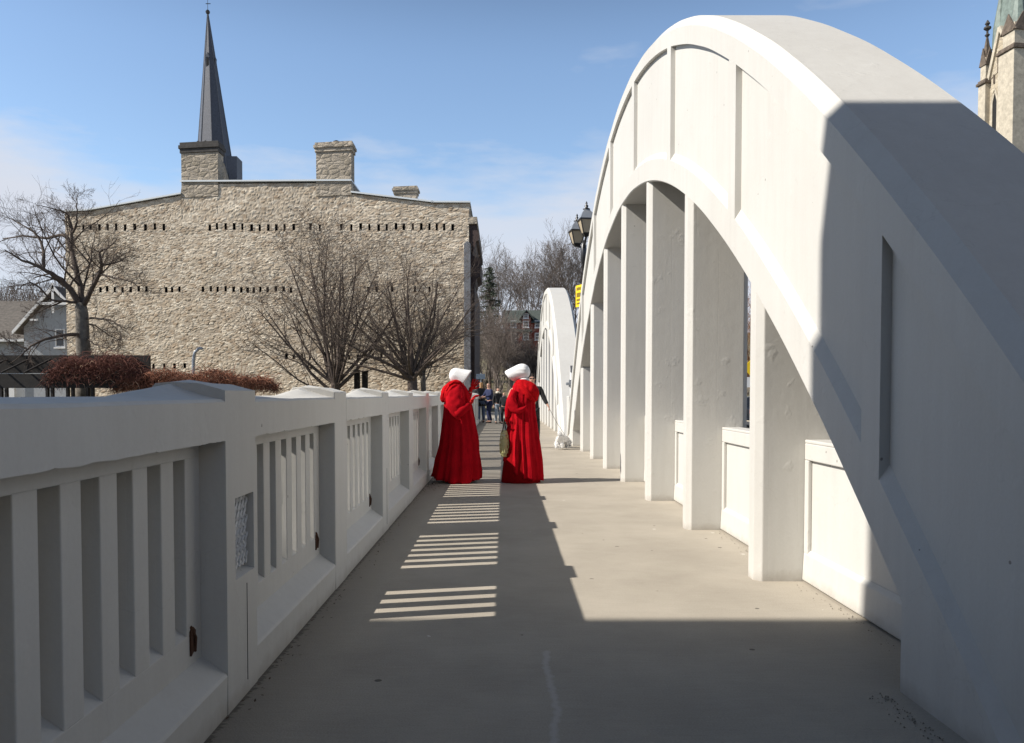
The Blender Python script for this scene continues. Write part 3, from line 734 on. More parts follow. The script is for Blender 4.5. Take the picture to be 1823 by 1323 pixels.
# ------------------------------------------------------------------ houses
ROOFB = mat('brown_shingle', (.13,.115,.10), .95, var=.35, vscale=3, bump=.6, bscale=12)
GREYW = mat('grey_siding', (.36,.38,.40), .8, var=.12)
YH = 85; kh = YH/F
X_ = lambda x, Y=YH: (x-CX)/F*Y
Z_ = lambda y, Y=YH: at(CX, y, Y).z
hs_ = thing('grey_house', 'grey gabled house with white bargeboards behind the left tree', 'house', (X_(105), YH, 0))
pk = Z_(514); ev = Z_(582); hw = X_(105)-X_(45)
MB().prism([(-hw,-1),(hw,-1),(hw,ev),(0,pk-.25),(-hw,ev)], 'y', 0, 12).build('wall', GREYW, hs_)
for s in (-1, 1):
    sl = MB().prism([(0,pk),(s*(hw+.7),ev-.75),(s*(hw+.7),ev-.5),(0,pk+.25)], 'y', -.7, 12.2).build('roof', ROOFB, hs_)
    MB().prism([(0,pk-.1),(s*(hw+.75),ev-.9),(s*(hw+.75),ev-.5),(0,pk+.3)], 'y', -.85, -.72).build('bargeboard', WPAINT, sl)
MB().box(-.12,.12,-.85,-.74,pk-2.6,pk+.5).box(-1.6,1.6,-.84,-.75,pk-1.75,pk-1.5).build('gable_truss', WPAINT, hs_)
for (a, c) in ((-2.4,-1.6),(1.6,2.4)):
    MB().box(a,c,-.84,-.75,pk-3.4,pk-3.2).build('gable_truss', WPAINT, hs_)
def window(par, x0, x1, z0, z1, y, fr=.14, sill=True, mat_=WPAINT):
    f_ = MB().box(x0-fr,x0,y-.08,y,z0-fr,z1+fr).box(x1,x1+fr,y-.08,y,z0-fr,z1+fr).box(x0,x1,y-.08,y,z1,z1+fr).box(x0,x1,y-.08,y,z0-fr,z0).box(x0,x1,y-.06,y,(z0+z1)/2-.05,(z0+z1)/2+.05)
    wn = f_.build('window', mat_, par)
    MB().box(x0,x1,y-.03,y-.005,z0,z1).build('pane', GLASS, wn)
    if sill: MB().box(x0-fr*1.6,x1+fr*1.6,y-.22,y-.081,z0-fr*2,z0-fr*.9).build('sill', mat_, wn)
window(hs_, X_(103)-X_(105), X_(116)-X_(105), Z_(616), Z_(588), 0)
MB().prism([(1, Z_(603)),(1-.9,Z_(606)),(8,Z_(523)),(8,Z_(520))], 'x', -16, -hw+1.5).build('side_roof', ROOFB, hs_)
MB().box(-16, -hw-.01, 1.2, 9, -1, Z_(604)).build('side_wall', GREYW, hs_)
MB().box(-16, -hw+.1, .0, .12, Z_(608), Z_(603)).build('gutter', WPAINT, hs_)
window(hs_, -14, -12.5, 3.2, 5, 1.2); window(hs_, -9, -7.5, 3.2, 5, 1.2)
MB().box(-6.5, -4.4, -.4, 0, -1, 3.4).build('porch', WPAINT, hs_)

YB = 150
BRICK = mat('red_brick', (.23,.06,.04), .9, var=.3, vscale=2, bump=.3)
GROOF = mat('green_grey_roof', (.07,.085,.075), .9, var=.3)
XB_ = lambda x: (x-CX)/F*YB
bh = thing('brick_house', 'red brick house with dark green roof and white windows on the far hill', 'house', (XB_(935), YB, 0))
zb_ = lambda y: Z_(y, YB); gz = ground_z(3, YB)-1
x0, x1 = XB_(899)-XB_(935), XB_(966)-XB_(935)
MB().box(x0, x1, 0, 9, gz, zb_(574)).build('wall', BRICK, bh)
MB().prism([(-.6,zb_(575)),(9.6,zb_(575)),(4.5,zb_(548))], 'x', x0-.4, x1+.4).build('roof', GROOF, bh)
c0, c1 = XB_(926)-XB_(935), XB_(948)-XB_(935)
MB().box(c0+.3, c1-.3, -.5, 0, gz, zb_(569)).prism([(c0+.3,zb_(569)),(c1-.3,zb_(569)),((c0+c1)/2,zb_(556))], 'y', -.5, 2).build('front_gable', BRICK, bh)
b = MB(); mid = (c0+c1)/2
for s, e_ in ((c0-.2,c0),(c1+.2,c1)):
    b.prism([(mid,zb_(554)),(s,zb_(570)),(s,zb_(567.5)),(mid,zb_(551.5))], 'y', -1, 2.5)
b.build('gable_roof', GROOF, bh)
for xx in (914, 936, 957):
    xx = XB_(xx)-XB_(935); window(bh, xx-.4, xx+.4, zb_(582), zb_(572) if xx < -1 or xx > 1 else zb_(573), -.5 if abs(xx) < 1 else 0)
    window(bh, xx-.4, xx+.4, zb_(604), zb_(594), -.5 if abs(xx) < 1 else 0)
window(bh, XB_(936)-XB_(935)-.35, XB_(936)-XB_(935)+.35, zb_(566), zb_(560), -.5)
MB().box(x0+.3, x1-2, -2.2, -.51, zb_(592), zb_(588)).build('porch_roof', GROOF, bh)
# pale low stone building at the end of the street
pb = thing('stone_building', 'low pale stone building glimpsed behind the far pedestrians', 'building', (0.2,112,0))
MB().box(-3.6, 1.8, 0, 6, ground_z(0,112)-2, 2.9).build('wall', CREAML, pb); MB().box(-3.8,2.0,-.3,6.2,2.901,3.2).build('roof', GROOF, pb)
window(pb, -1.9, -.9, 1.2, 2.2, 0, sill=False); window(pb, .1, .9, 1.2, 2.2, 0, sill=False)

# ------------------------------------------------------------------ bare trees
class Tree:
    def __init__(s, seed, up=.25, wander=.22, twig=.006, sides=(7,5,4,3,3)):
        s.r = random.Random(seed); s.mb = MB(); s.up = up; s.w = wander; s.twig = twig; s.sides = sides; s.n = 0
    def rnd(s): return Vector((s.r.uniform(-1,1), s.r.uniform(-1,1), s.r.uniform(-1,1)))
    def grow(s, p, d, L, r, lvl, spec):
        """one branch; spec: list of (children, length ratio, angle) per level"""
        ns = max(3, min(7, int(3+L*1.2))); pts = [p.copy()]; rs = [r]; dirs = [d.copy()]
        for i in range(ns):
            d = (d+s.rnd()*s.w+Vector((0,0,s.up*.35))).normalized()
            p = p+d*(L/ns); pts.append(p.copy()); dirs.append(d.copy()); rs.append(max(s.twig*.6, r*(1-.82*(i+1)/ns)))
        s.along(pts, rs, dirs, L, lvl, spec)
    def along(s, pts, rs, dirs, L, lvl, spec, t0=.22):
        s.mb.tube(pts, rs, s.sides[min(lvl, 4)], cap=False); s.n += 1
        if lvl >= len(spec): return
        nc, lr, ang = spec[lvl]; n = len(pts)-1
        nc = max(1, int(nc*s.r.uniform(.8,1.2)+.5))
        for c in range(nc):
            t = t0+(1-t0)*(c+s.r.random())/nc; i = min(n-1, int(t*n)); f = t*n-i
            q = pts[i].lerp(pts[i+1], f); rr = rs[i]*(1-f)+rs[i+1]*f; dd = dirs[i+1]
            side = dd.cross(s.rnd()).normalized(); a = R(ang)*s.r.uniform(.6,1.3)
            nd = (dd*math.cos(a)+side*math.sin(a)).normalized()
            LL = L*lr*(1.2-.5*t)*s.r.uniform(.7,1.35)
            s.grow(q, nd, LL, max(s.twig, min(rr*.6, rr*.36+.002*LL)), lvl+1, spec)
    def poly(s, pts, r0, r1, lvl, spec, t0=.15):
        """a limb through given points, smoothed"""
        P = [Vector(p) for p in pts]; out_ = []
        for i in range(len(P)-1):
            a = P[max(0,i-1)]; b_ = P[i]; c = P[i+1]; d = P[min(len(P)-1,i+2)]
            for k in range(3):
                t = k/3; out_.append(.5*((2*b_)+(c-a)*t+(2*a-5*b_+4*c-d)*t*t+(-a+3*b_-3*c+d)*t**3))
        out_.append(P[-1]); n = len(out_)-1
        out_ = [o+s.rnd()*.04*(1 if 0 < i < n else 0) for i, o in enumerate(out_)]
        rs = [r0+(r1-r0)*i/n for i in range(n+1)]
        dirs = [(out_[min(i+1,n)]-out_[max(i-1,0)]).normalized() for i in range(n+1)]
        L = sum((out_[i+1]-out_[i]).length for i in range(n))
        s.along(out_, rs, dirs, L, lvl, spec, t0)
def bare_tree(name, label, loc, trunk_h, trunk_r, limbs, spec, seed, m=None, up=.25, wander=.2, group=None, twig=.012, lean=(0,0), cat='tree'):
    """limbs: list of (angle from vertical, azimuth, length, start height)"""
    m = m or BARK
    t = thing(name, label, cat, loc, group=group)
    top_ = Vector((lean[0], lean[1], trunk_h))
    tr = MB().tube([(0,0,-.6),(0,0,0),Vector(top_)*.5+Vector((.05,0,0)),top_,top_*1.12], [trunk_r*1.5,trunk_r*1.15,trunk_r,trunk_r*.85,trunk_r*.4], 10)
    tr.build('trunk', m, t, smooth=True)
    T = Tree(seed, up, wander, twig)
    for (a, az, L, h) in limbs:
        d = Vector((math.sin(R(a))*math.cos(R(az)), math.sin(R(a))*math.sin(R(az)), math.cos(R(a))))
        p = top_*(h/trunk_h) if h < trunk_h else top_
        T.grow(p+d*.02, d, L, trunk_r*(.25+.20*random.Random(seed+int(az)).random()), 0, spec)
    T.mb.build('crown', m, t, smooth=True, fixn=False)
    return t
def gpos(x, Y): return Vector(((x-CX)/F*Y, Y, ground_z((x-CX)/F*Y, Y)))
rt = random.Random(3)
spec_a = [(9,.46,38),(6,.48,42),(4,.5,44)]
# middle tree: several steep stems from a short trunk
L1 = [(rt.uniform(5,32), i*360/11+rt.uniform(-15,15), rt.uniform(8.3,9.9), rt.uniform(1.6,2.4)) for i in range(11)]
L1 += [(54,185,7.4,1.9),(66,195,6.4,1.6),(58,170,7.4,2.6),(44,165,8.2,2.6),(46,15,7.4,2.8),(60,350,6.6,2.2),(46,100,6,2.4),(46,270,6,2.4)]
bare_tree('bare_tree', 'bare vase-shaped tree with several steep stems, before the middle of the stone wall', gpos(597,55), 2.6, .34, L1, spec_a, 11, up=.16, wander=.13, twig=.0085)
L2 = [(rt.uniform(5,40), i*360/9+rt.uniform(-15,15), rt.uniform(6.2,7.8), 2.9) for i in range(9)]
L2 += [(rt.uniform(48,80), i*360/12+rt.uniform(-12,12), rt.uniform(5.0,6.8), rt.uniform(2.4,3.4)) for i in range(12)]
bare_tree('bare_tree', 'rounder bare tree with one thick dark trunk, just right of the vase-shaped tree', gpos(734,54), 3.2, .36, L2, spec_a, 23, up=.10, wander=.16, twig=.0085)
L3 = [(rt.uniform(15,60), i*45+rt.uniform(-15,15), rt.uniform(3.0,4.6), rt.uniform(2.6,3.4)) for i in range(9)]
bare_tree('bare_tree', 'smaller bare tree with a mossy brown trunk just right of the thick dark trunk', gpos(753,58), 3.6, .2, L3, [(8,.5,36),(6,.5,40),(4,.5,40)], 31, m=BARKL, up=.08, wander=.16, twig=.011)
# big tree at left, limbs traced in its own plane with depth of their own
YT = 54
tl = thing('bare_tree', 'large spreading bare tree with pale mottled trunk at the left corner of the stone building', 'tree', gpos(150, YT))
o0 = Vector(tl.location)
def tp(x, y, dy=0): return at(x, y, YT+dy)*1.0-o0
MB().tube([Vector((0,0,-.6)), tp(150,690), tp(149,640), tp(147,600), tp(146,560), tp(143,540)], [.62,.55,.47,.43,.40,.36], 12).build('trunk', BARKL, tl, smooth=True)
T = Tree(77, .03, .26, .008)
sp_l = [(13,.38,48),(8,.48,46),(5,.5,46)]
for pts, r0 in (
    ([(143,545,0),(125,515,-.4),(100,492,-1),(75,478,-1.6),(40,463,-2),(8,445,-2.4)], .27),
    ([(76,478,-1.6),(78,455,-1.5),(72,430,-1.2),(60,412,-1),(38,400,-.6),(14,388,0)], .14),
    ([(146,545,0),(143,510,.4),(133,470,.8),(126,440,1.2),(115,418,1.6),(85,424,2),(40,420,2.4),(5,425,3)], .26),
    ([(127,445,1),(128,420,.6),(126,398,.5),(118,380,.2),(96,372,0),(66,366,-.5)], .15),
    ([(128,415,.6),(136,400,.2),(137,380,0),(136,360,-.2),(140,345,-.3)], .10),
    ([(147,545,0),(160,520,-.6),(178,488,-1.2),(181,470,-1.6),(178,450,-1.8),(196,438,-2),(208,425,-2.4)], .21),
    ([(178,488,-1.2),(202,494,-2),(230,502,-2.4),(252,505,-2.6)], .09),
    ([(160,470,-1.4),(140,445,-1.8),(122,430,-2)], .07),
    ([(181,472,-1.6),(205,468,-1),(232,455,-.6)], .09),
    ([(143,540,0),(118,537,-1),(92,533,-1.6),(62,505,-2),(40,508,-2.4),(34,515,-2.6)], .12),
    ([(110,537,-1),(85,548,-1.2),(70,555,-1.5),(52,560,-1.7)], .07),
    ([(147,598,0),(125,596,-1),(100,600,-1.8),(70,608,-2.4),(50,622,-2.6),(35,635,-2.8),(15,648,-3)], .16),
    ([(48,622,-2.6),(30,614,-2.6),(5,600,-2.8)], .08),
    ([(150,568,0),(172,567,-.6),(196,570,-1.2),(212,580,-1.4),(220,588,-1.5)], .09),
    ([(150,575,0),(170,580,.6),(195,597,1.2),(215,606,1.6)], .07),
    ([(150,600,0),(168,612,-.8),(186,618,-1.4),(205,628,-1.8)], .06),
    ([(146,540,0),(150,505,.8),(160,470,1.4),(165,440,1.8),(172,405,2)], .10)):
    T.poly([tp(*p) for p in pts], r0*.86, max(.016, r0*.12), 0, sp_l, .12)
T.mb.build('crown', BARK, tl, smooth=True, fixn=False)

# far trees behind the bridge end
far_spec = [(8,.48,34),(7,.5,38),(5,.5,40)]
def far_tree(nm, lab, x, Y, h, wd, seed, m=BARKF, grp=None, up=.18, th=None):
    r_ = random.Random(seed); th = th or h*.25
    L = [(r_.uniform(4,wd), i*360/10+r_.uniform(-15,15), h*r_.uniform(.62,.80), th*r_.uniform(.6,1)) for i in range(10)]
    return bare_tree(nm, lab, gpos(x, Y), th, h*.020+.05, L, far_spec, seed, m=m, up=up, wander=.17, twig=.016*Y/100, group=grp)
G = 'bare trees beyond the bridge end'
far_tree('bare_tree', 'tall bare tree just right of the stone building, above the conifer', 878, 118, 16, 34, 41, grp=G)
far_tree('bare_tree', 'tall bare tree behind the brick house, left of the distant arch top', 945, 172, 20, 42, 43, grp=G)
far_tree('bare_tree', 'bare tree rising directly behind the top of the distant arch', 1003, 165, 21, 45, 47, grp=G)
far_tree('bare_tree', 'bare tree behind the black lantern pole', 1024, 165, 20, 45, 53, grp=G)
far_tree('bare_tree', 'greyish upright many-stemmed tree above the far pedestrians, between the two bonnets', 886, 90, 9.6, 14, 59, m=BARKG, grp=G, up=.3, th=.8)
far_tree('bare_tree', 'dark brown bushy tree against the street side of the stone building', 860, 98, 10.0, 40, 61, m=BARKL, grp=G, th=1.2)
far_tree('bare_tree', 'dark slim bare tree below the brick house, right of the grey many-stemmed tree', 921, 100, 6.6, 28, 67, m=BARKF, grp=G, th=1.2)
far_tree('bare_tree', 'dark bare tree beside the left edge of the distant arch', 952, 92, 6.4, 30, 71, m=BARKF, grp=G, th=1.2)
far_tree('bare_tree', 'orange-brown bare tree seen through the gap between the nearest piers', 1345, 66, 9, 45, 73, m=mat('orange_twigs', (.25,.12,.05), .95), grp=G)
# conifer
cn = thing('conifer', 'sparse dark conifer beside the street corner of the stone building', 'tree', gpos(872, 105))
hc = at(872, 470, 105).z-cn.location.z
MB().tube([(0,0,-.5),(0,0,hc)], [.25,.04], 7).build('trunk', BARK, cn)
b = MB(); r_ = random.Random(5)
for i in range(110):
    z = hc*(.28+.70*i/110); L = (1-z/hc)*4.0+.5; a = r_.uniform(0, 6.28); n = Vector((math.cos(a), math.sin(a), 0))
    for k in range(15):
        t_ = r_.random(); p = Vector((0,0,z))+n*L*t_*r_.uniform(.8,1)+Vector((0,0,-.5*t_*t_*L*.4)); q = Vector((r_.uniform(-1,1), r_.uniform(-1,1), r_.uniform(-.8,.4))).normalized()
        s_ = q.orthogonal().normalized()*.07; e_ = p+q*.55
        b.add([p-s_, p+s_, e_], [(0,1,2)])
    b.tube([Vector((0,0,z)), Vector((0,0,z-.2*L*.4))+n*L], [.05,.02], 3, cap=False)
b.build('crown', mat('conifer_needles', (.045,.06,.035), .9, var=.4), cn, fixn=False)
# scrub on the far hill as one mass
sc_ = MB(); r_ = random.Random(9)
for i in range(1500):
    Y = r_.uniform(88, 160); X = r_.uniform(-14, 40) if i % 3 else r_.uniform(-110,-50); z = ground_z(X, Y)
    hgt = r_.uniform(1.2, 4.2)*(.9 if Y < 115 else .35)
    for k in range(5):
        p = Vector((X, Y, z)); d = Vector((r_.uniform(-.5,.5), r_.uniform(-.4,.4), 1)).normalized(); q = p+d*hgt*.6; e_ = q+(d+Vector((r_.uniform(-.5,.5),0,0)))*hgt*.4
        sc_.tube([p,q,e_], [.05,.035,.02], 3, cap=False)
so_ = sc_.build('brushwood', BARKF, fixn=False); tag(so_, kind='stuff')
# distant leafless wood along the left horizon
wd_ = MB(); r_ = random.Random(19)
for i in range(420):
    X = r_.uniform(-150,-60); Y = r_.uniform(130,170); z = ground_z(X,Y); p = Vector((X,Y,z)); h_ = at(20,505,Y).z-z+r_.uniform(-3,1.5)
    for k in range(9):
        d = Vector((r_.uniform(-.35,.35), r_.uniform(-.3,.3), 1)).normalized(); q = p+d*h_*.5
        wd_.tube([p,q,q+(d+Vector((r_.uniform(-.5,.5),0,.1))).normalized()*h_*.5], [.12,.06,.025], 3, cap=False)
tag(wd_.build('far_wood', BARKF, fixn=False), kind='stuff')

# ------------------------------------------------------------------ pergola with dried vines
YP = 49.5; kp = YP/F
pg = thing('pergola', 'dark timber pergola with paired beams at the far left above the balustrade', 'pergola', (X_(110,YP), YP, ground_z(X_(110,YP), YP)))
px0 = X_(-60,YP)-X_(110,YP); px1 = X_(420,YP)-X_(110,YP); gz0 = pg.location.z
zz = lambda y: at(CX, y, YP).z-gz0
MB().box(px0, X_(245,YP)-X_(110,YP), 1.8, 1.95, zz(663), zz(630)).build('beam', TIMBER, pg, bevel=.01)
MB().box(px0, X_(245,YP)-X_(110,YP), -.6, -.45, zz(691), zz(666)).build('beam', TIMBER, pg, bevel=.01)
MB().box(X_(240,YP)-X_(110,YP), px1, -.1, .05, zz(690), zz(678)).build('beam', TIMBER, pg, bevel=.01)
for i in range(12):
    x = px0+(px1-px0)*i/12
    if x < X_(240,YP)-X_(110,YP): MB().prism([(-1.0,zz(666)),(2.4,zz(634)),(2.4,zz(631)),(-1.0,zz(663))], 'x', x, x+.07).build('rafter', TIMBER, pg)
for xx in (17, 98, 134, 169, 260, 330, 400, -40):
    x = X_(xx,YP)-X_(110,YP); w_ = .11
    MB().box(x-.22, x-.08, -.62, -.40, 0, zz(690)).box(x+.08, x+.22, -.62, -.40, 0, zz(690)).build('post', TIMBER, pg)
def vine(lab, x0, x1, yt, yb, seed, n, m, dep=1.6, arch=6):
    r_ = random.Random(seed); gx = X_((x0+x1)/2,YP)
    v = thing('climbing_vine', lab, 'vine', (gx, YP, gz0), group='dried vines on the pergola')
    mb = MB(); pl = MB(); ax_ = X_(x0,YP)-gx; bx_ = X_(x1,YP)-gx
    for i in range(n):
        u = r_.random(); env = (math.sin(math.pi*min(1,max(0,u)))**.35)
        t_ = r_.random()
        zt_ = zz(yt)*1.0; zb_2 = zz(yb)
        hump = zb_2+(zt_-zb_2)*env*(.86+.14*math.sin(u*arch*2.2+seed))
        z = zb_2+(hump-zb_2)*(t_**.6)
        p = Vector((ax_+(bx_-ax_)*u, r_.uniform(-dep,dep)*env, z))
        d = Vector((r_.uniform(-1,1), r_.uniform(-1,1), r_.uniform(-.9,.6))).normalized(); L = r_.uniform(.25,.7)
        q = p+d*L*.5+Vector((0,0,.06)); e_ = q+(d+Vector((0,0,-.8))).normalized()*L*.5
        rr = r_.uniform(.010,.022)
        (pl if r_.random() < .03 else mb).tube([p,q,e_], [rr,rr*.8,rr*.4], 3, cap=False)
    for i in range(70):
        u = r_.random(); p = Vector((ax_+(bx_-ax_)*u*1.04, r_.uniform(-dep,dep), zz(yb)+(zz(yt)-zz(yb))*(math.sin(math.pi*u)**.35)*r_.uniform(.7,1))); pts = [p]
        d = Vector((r_.uniform(-1,1), r_.uniform(-.6,.6), r_.uniform(.1,.9))).normalized()
        for k in range(5): p = p+d*.22; d = (d+Vector((0,0,-.35))).normalized(); pts.append(p)
        mb.tube(pts, [.014,.012,.011,.009,.007,.005], 3, cap=False)
    mb.build('tangle', m, v, fixn=False); tag(pl.build('pale_stems', VINEP, v, fixn=False), kind='stuff')
vine('dark red dried vine heaped on the pergola beams below the large left tree', 88, 272, 629, 688, 5, 5200, VINE)
vine('lighter rust-coloured dried vine on the pergola, behind the peaked balustrade post', 205, 492, 658, 697, 8, 5600, mat('rusty_vine', (.34,.15,.085), .95, var=.4, vscale=2, col2=(.15,.055,.032)), dep=1.3, arch=9)
# two dark posts and an arched metal pipe
for i_, xp in enumerate((636, 650)):
    g0 = gpos(xp, 56); hp = at(xp, 659+i_, 56).z-g0.z
    dp_ = MB().box(-.19,.19,-.15,.15,-.3,hp-.12).box(-.23,.23,-.19,.19,hp-.119,hp).build('timber_post', TIMBER, bevel=.02); dp_.location = g0
    tag(dp_, ('left' if i_ == 0 else 'right')+' one of two dark square timber posts standing before the stone wall', 'post')
lp = thing('street_lamp', 'curved galvanised lamp pole above the rust-coloured vine', 'street lamp', gpos(345,57)); k_ = 57/F
hh = at(345,620,57).z-lp.location.z
MB().tube([(0,0,-.3),(0,0,hh-1.5),(.02,0,hh-.8),(.12,0,hh-.3),(.4,0,hh)], [.13,.12,.12,.11,.10], 10).build('pole', METAL, lp, smooth=True)
MB().loft([[(.30+.42*t_, .13*s_*math.cos(a), hh-.02+.1*s_*math.sin(a)) for a in [j*math.pi/4 for j in range(8)]] for t_, s_ in ((0,.5),(.2,1),(.8,1),(1,.3))]).build('lamp_head', METAL, lp, smooth=True)

# ------------------------------------------------------------------ figures
def skin_part(name, joints, edges, mat_, parent=None, sub=2, extra=None):
    """joints: {key: (pos, r)}; grows one smooth surface along the edges; extra: list of (joints, edges) islands"""
    meshes = []
    for J, E_ in [(joints, edges)]+(extra or []):
        keys = list(J); me = bpy.data.meshes.new('tmp')
        me.from_pydata([J[k][0] for k in keys], [(keys.index(a), keys.index(b)) for a, b in E_], [])
        o = bpy.data.objects.new('tmp', me); COL.objects.link(o)
        o.modifiers.new('s', 'SKIN').use_smooth_shade = True
        for i, k in enumerate(keys):
            r = J[k][1]; v = me.skin_vertices[0].data[i]; v.radius = r if isinstance(r, tuple) else (r, r); v.use_root = (i == 0)
        ss = o.modifiers.new('u', 'SUBSURF'); ss.levels = sub; ss.render_levels = sub
        bpy.context.view_layer.update()
        dg = bpy.context.evaluated_depsgraph_get(); m2 = bpy.data.meshes.new_from_object(o.evaluated_get(dg))
        meshes.append(m2); bpy.data.objects.remove(o)
    mb = MB()
    for m2 in meshes: mb.add([v.co[:] for v in m2.vertices], [tuple(p.vertices) for p in m2.polygons])
    return mb.build(name, mat_, parent, smooth=True)
def hand_chains(wr, palm_dir, flat, L=.085, curl=.3, spread=.35, size=1.0):
    """five finger chains rooted in the palm. flat: normal of the palm"""
    wr = Vector(wr); d = Vector(palm_dir).normalized(); nrm = Vector(flat).normalized(); sd = d.cross(nrm).normalized(); nrm = sd.cross(d).normalized()
    out_ = []
    pc = wr+d*.085*size
    for i, (o_, ln) in enumerate(((-.030,.80),(-.010,.95),(.010,1.0),(.030,.9))):
        b0 = wr+d*.05*size+sd*o_*.7*size; b1 = pc+sd*o_*size; dd = (d+sd*o_*spread*14).normalized()
        m_ = b1+(dd-nrm*curl*.4)*L*ln*.5*size; e_ = m_+(dd-nrm*curl*1.4).normalized()*L*ln*.45*size
        out_.append(({'a':(b0,.013*size),'b':(b1,.0105*size),'c':(m_,.0095*size),'d':(e_,.0075*size)}, [('a','b'),('b','c'),('c','d')]))
    b0 = wr+d*.02*size; b1 = wr+d*.045*size+sd*.034*size; m_ = b1+(d*.6+sd*.8-nrm*curl*.5).normalized()*.035*size; e_ = m_+(d*.9+sd*.5-nrm*curl*.6).normalized()*.03*size
    out_.append(({'a':(b0,.014*size),'b':(b1,.0125*size),'c':(m_,.011*size),'d':(e_,.009*size)}, [('a','b'),('b','c'),('c','d')]))
    return out_
def human_body(parent, mat_, P, name='body', inflate=0, hands=True):
    """P: joint positions; returns the continuous body mesh"""
    g_ = lambda k, d: Vector(P.get(k, d))
    pel = g_('pelvis', (0,0,.95)); J = {}
    J['pelvis'] = (pel, (.15,.11)); J['waist'] = (g_('waist', pel+Vector((0,0,.16))), (.125,.10)); J['chest'] = (g_('chest', pel+Vector((0,0,.38))), (.155,.115))
    J['nb'] = (g_('nb', J['chest'][0]+Vector((0,0,.13))), .07); J['neck'] = (g_('neck', J['nb'][0]+Vector((0,-.005,.07))), .052)
    J['jaw'] = (g_('jaw', J['neck'][0]+Vector((0,-.02,.065))), (.062,.070)); J['head'] = (g_('head', J['jaw'][0]+Vector((0,.012,.075))), (.078,.088)); J['crown'] = (g_('crown', J['head'][0]+Vector((0,.008,.055))), (.06,.068))
    E_ = [('pelvis','waist'),('waist','chest'),('chest','nb'),('nb','neck'),('neck','jaw'),('jaw','head'),('head','crown')]
    ex = []
    for s, k in ((-1,'R'),(1,'L')):
        J['hip'+k] = (g_('hip'+k, pel+Vector((s*.09,0,-.06))), .088); J['knee'+k] = (g_('knee'+k, (s*.11,-.01,.49)), .056)
        J['ank'+k] = (g_('ank'+k, (s*.11,.02,.09)), .038); J['toe'+k] = (g_('toe'+k, J['ank'+k][0]+Vector((0,-.15,-.055))), (.032,.026))
        sh = J['chest'][0]+Vector((s*.17,0,.085)); J['sh'+k] = (g_('sh'+k, sh), .058); J['el'+k] = (g_('el'+k, sh+Vector((s*.06,.02,-.28))), .042)
        J['wr'+k] = (g_('wr'+k, J['el'+k][0]+Vector((0,-.06,-.25))), .026)
        hd = (J['wr'+k][0]-J['el'+k][0]).normalized(); J['palm'+k] = (J['wr'+k][0]+hd*.07, (.034,.018))
        E_ += [('pelvis','hip'+k),('hip'+k,'knee'+k),('knee'+k,'ank'+k),('ank'+k,'toe'+k),('chest','sh'+k),('sh'+k,'el'+k),('el'+k,'wr'+k),('wr'+k,'palm'+k)]
        if hands: ex += hand_chains(J['wr'+k][0], hd, P.get('flat'+k, (s,0,0)), curl=P.get('curl'+k, .5))
    # nose and ears as small swellings of the same skin
    h_ = J['head'][0]
    ex.append(({'a':(h_+Vector((0,-.06,-.01)),.018),'b':(h_+Vector((0,-.105,-.03)),.011)}, [('a','b')]))
    for s in (-1,1): ex.append(({'a':(h_+Vector((s*.07,0,-.02)),.016),'b':(h_+Vector((s*.086,.012,-.005)),.010)}, [('a','b')]))
    return skin_part(name, J, E_, mat_, parent, extra=ex), J
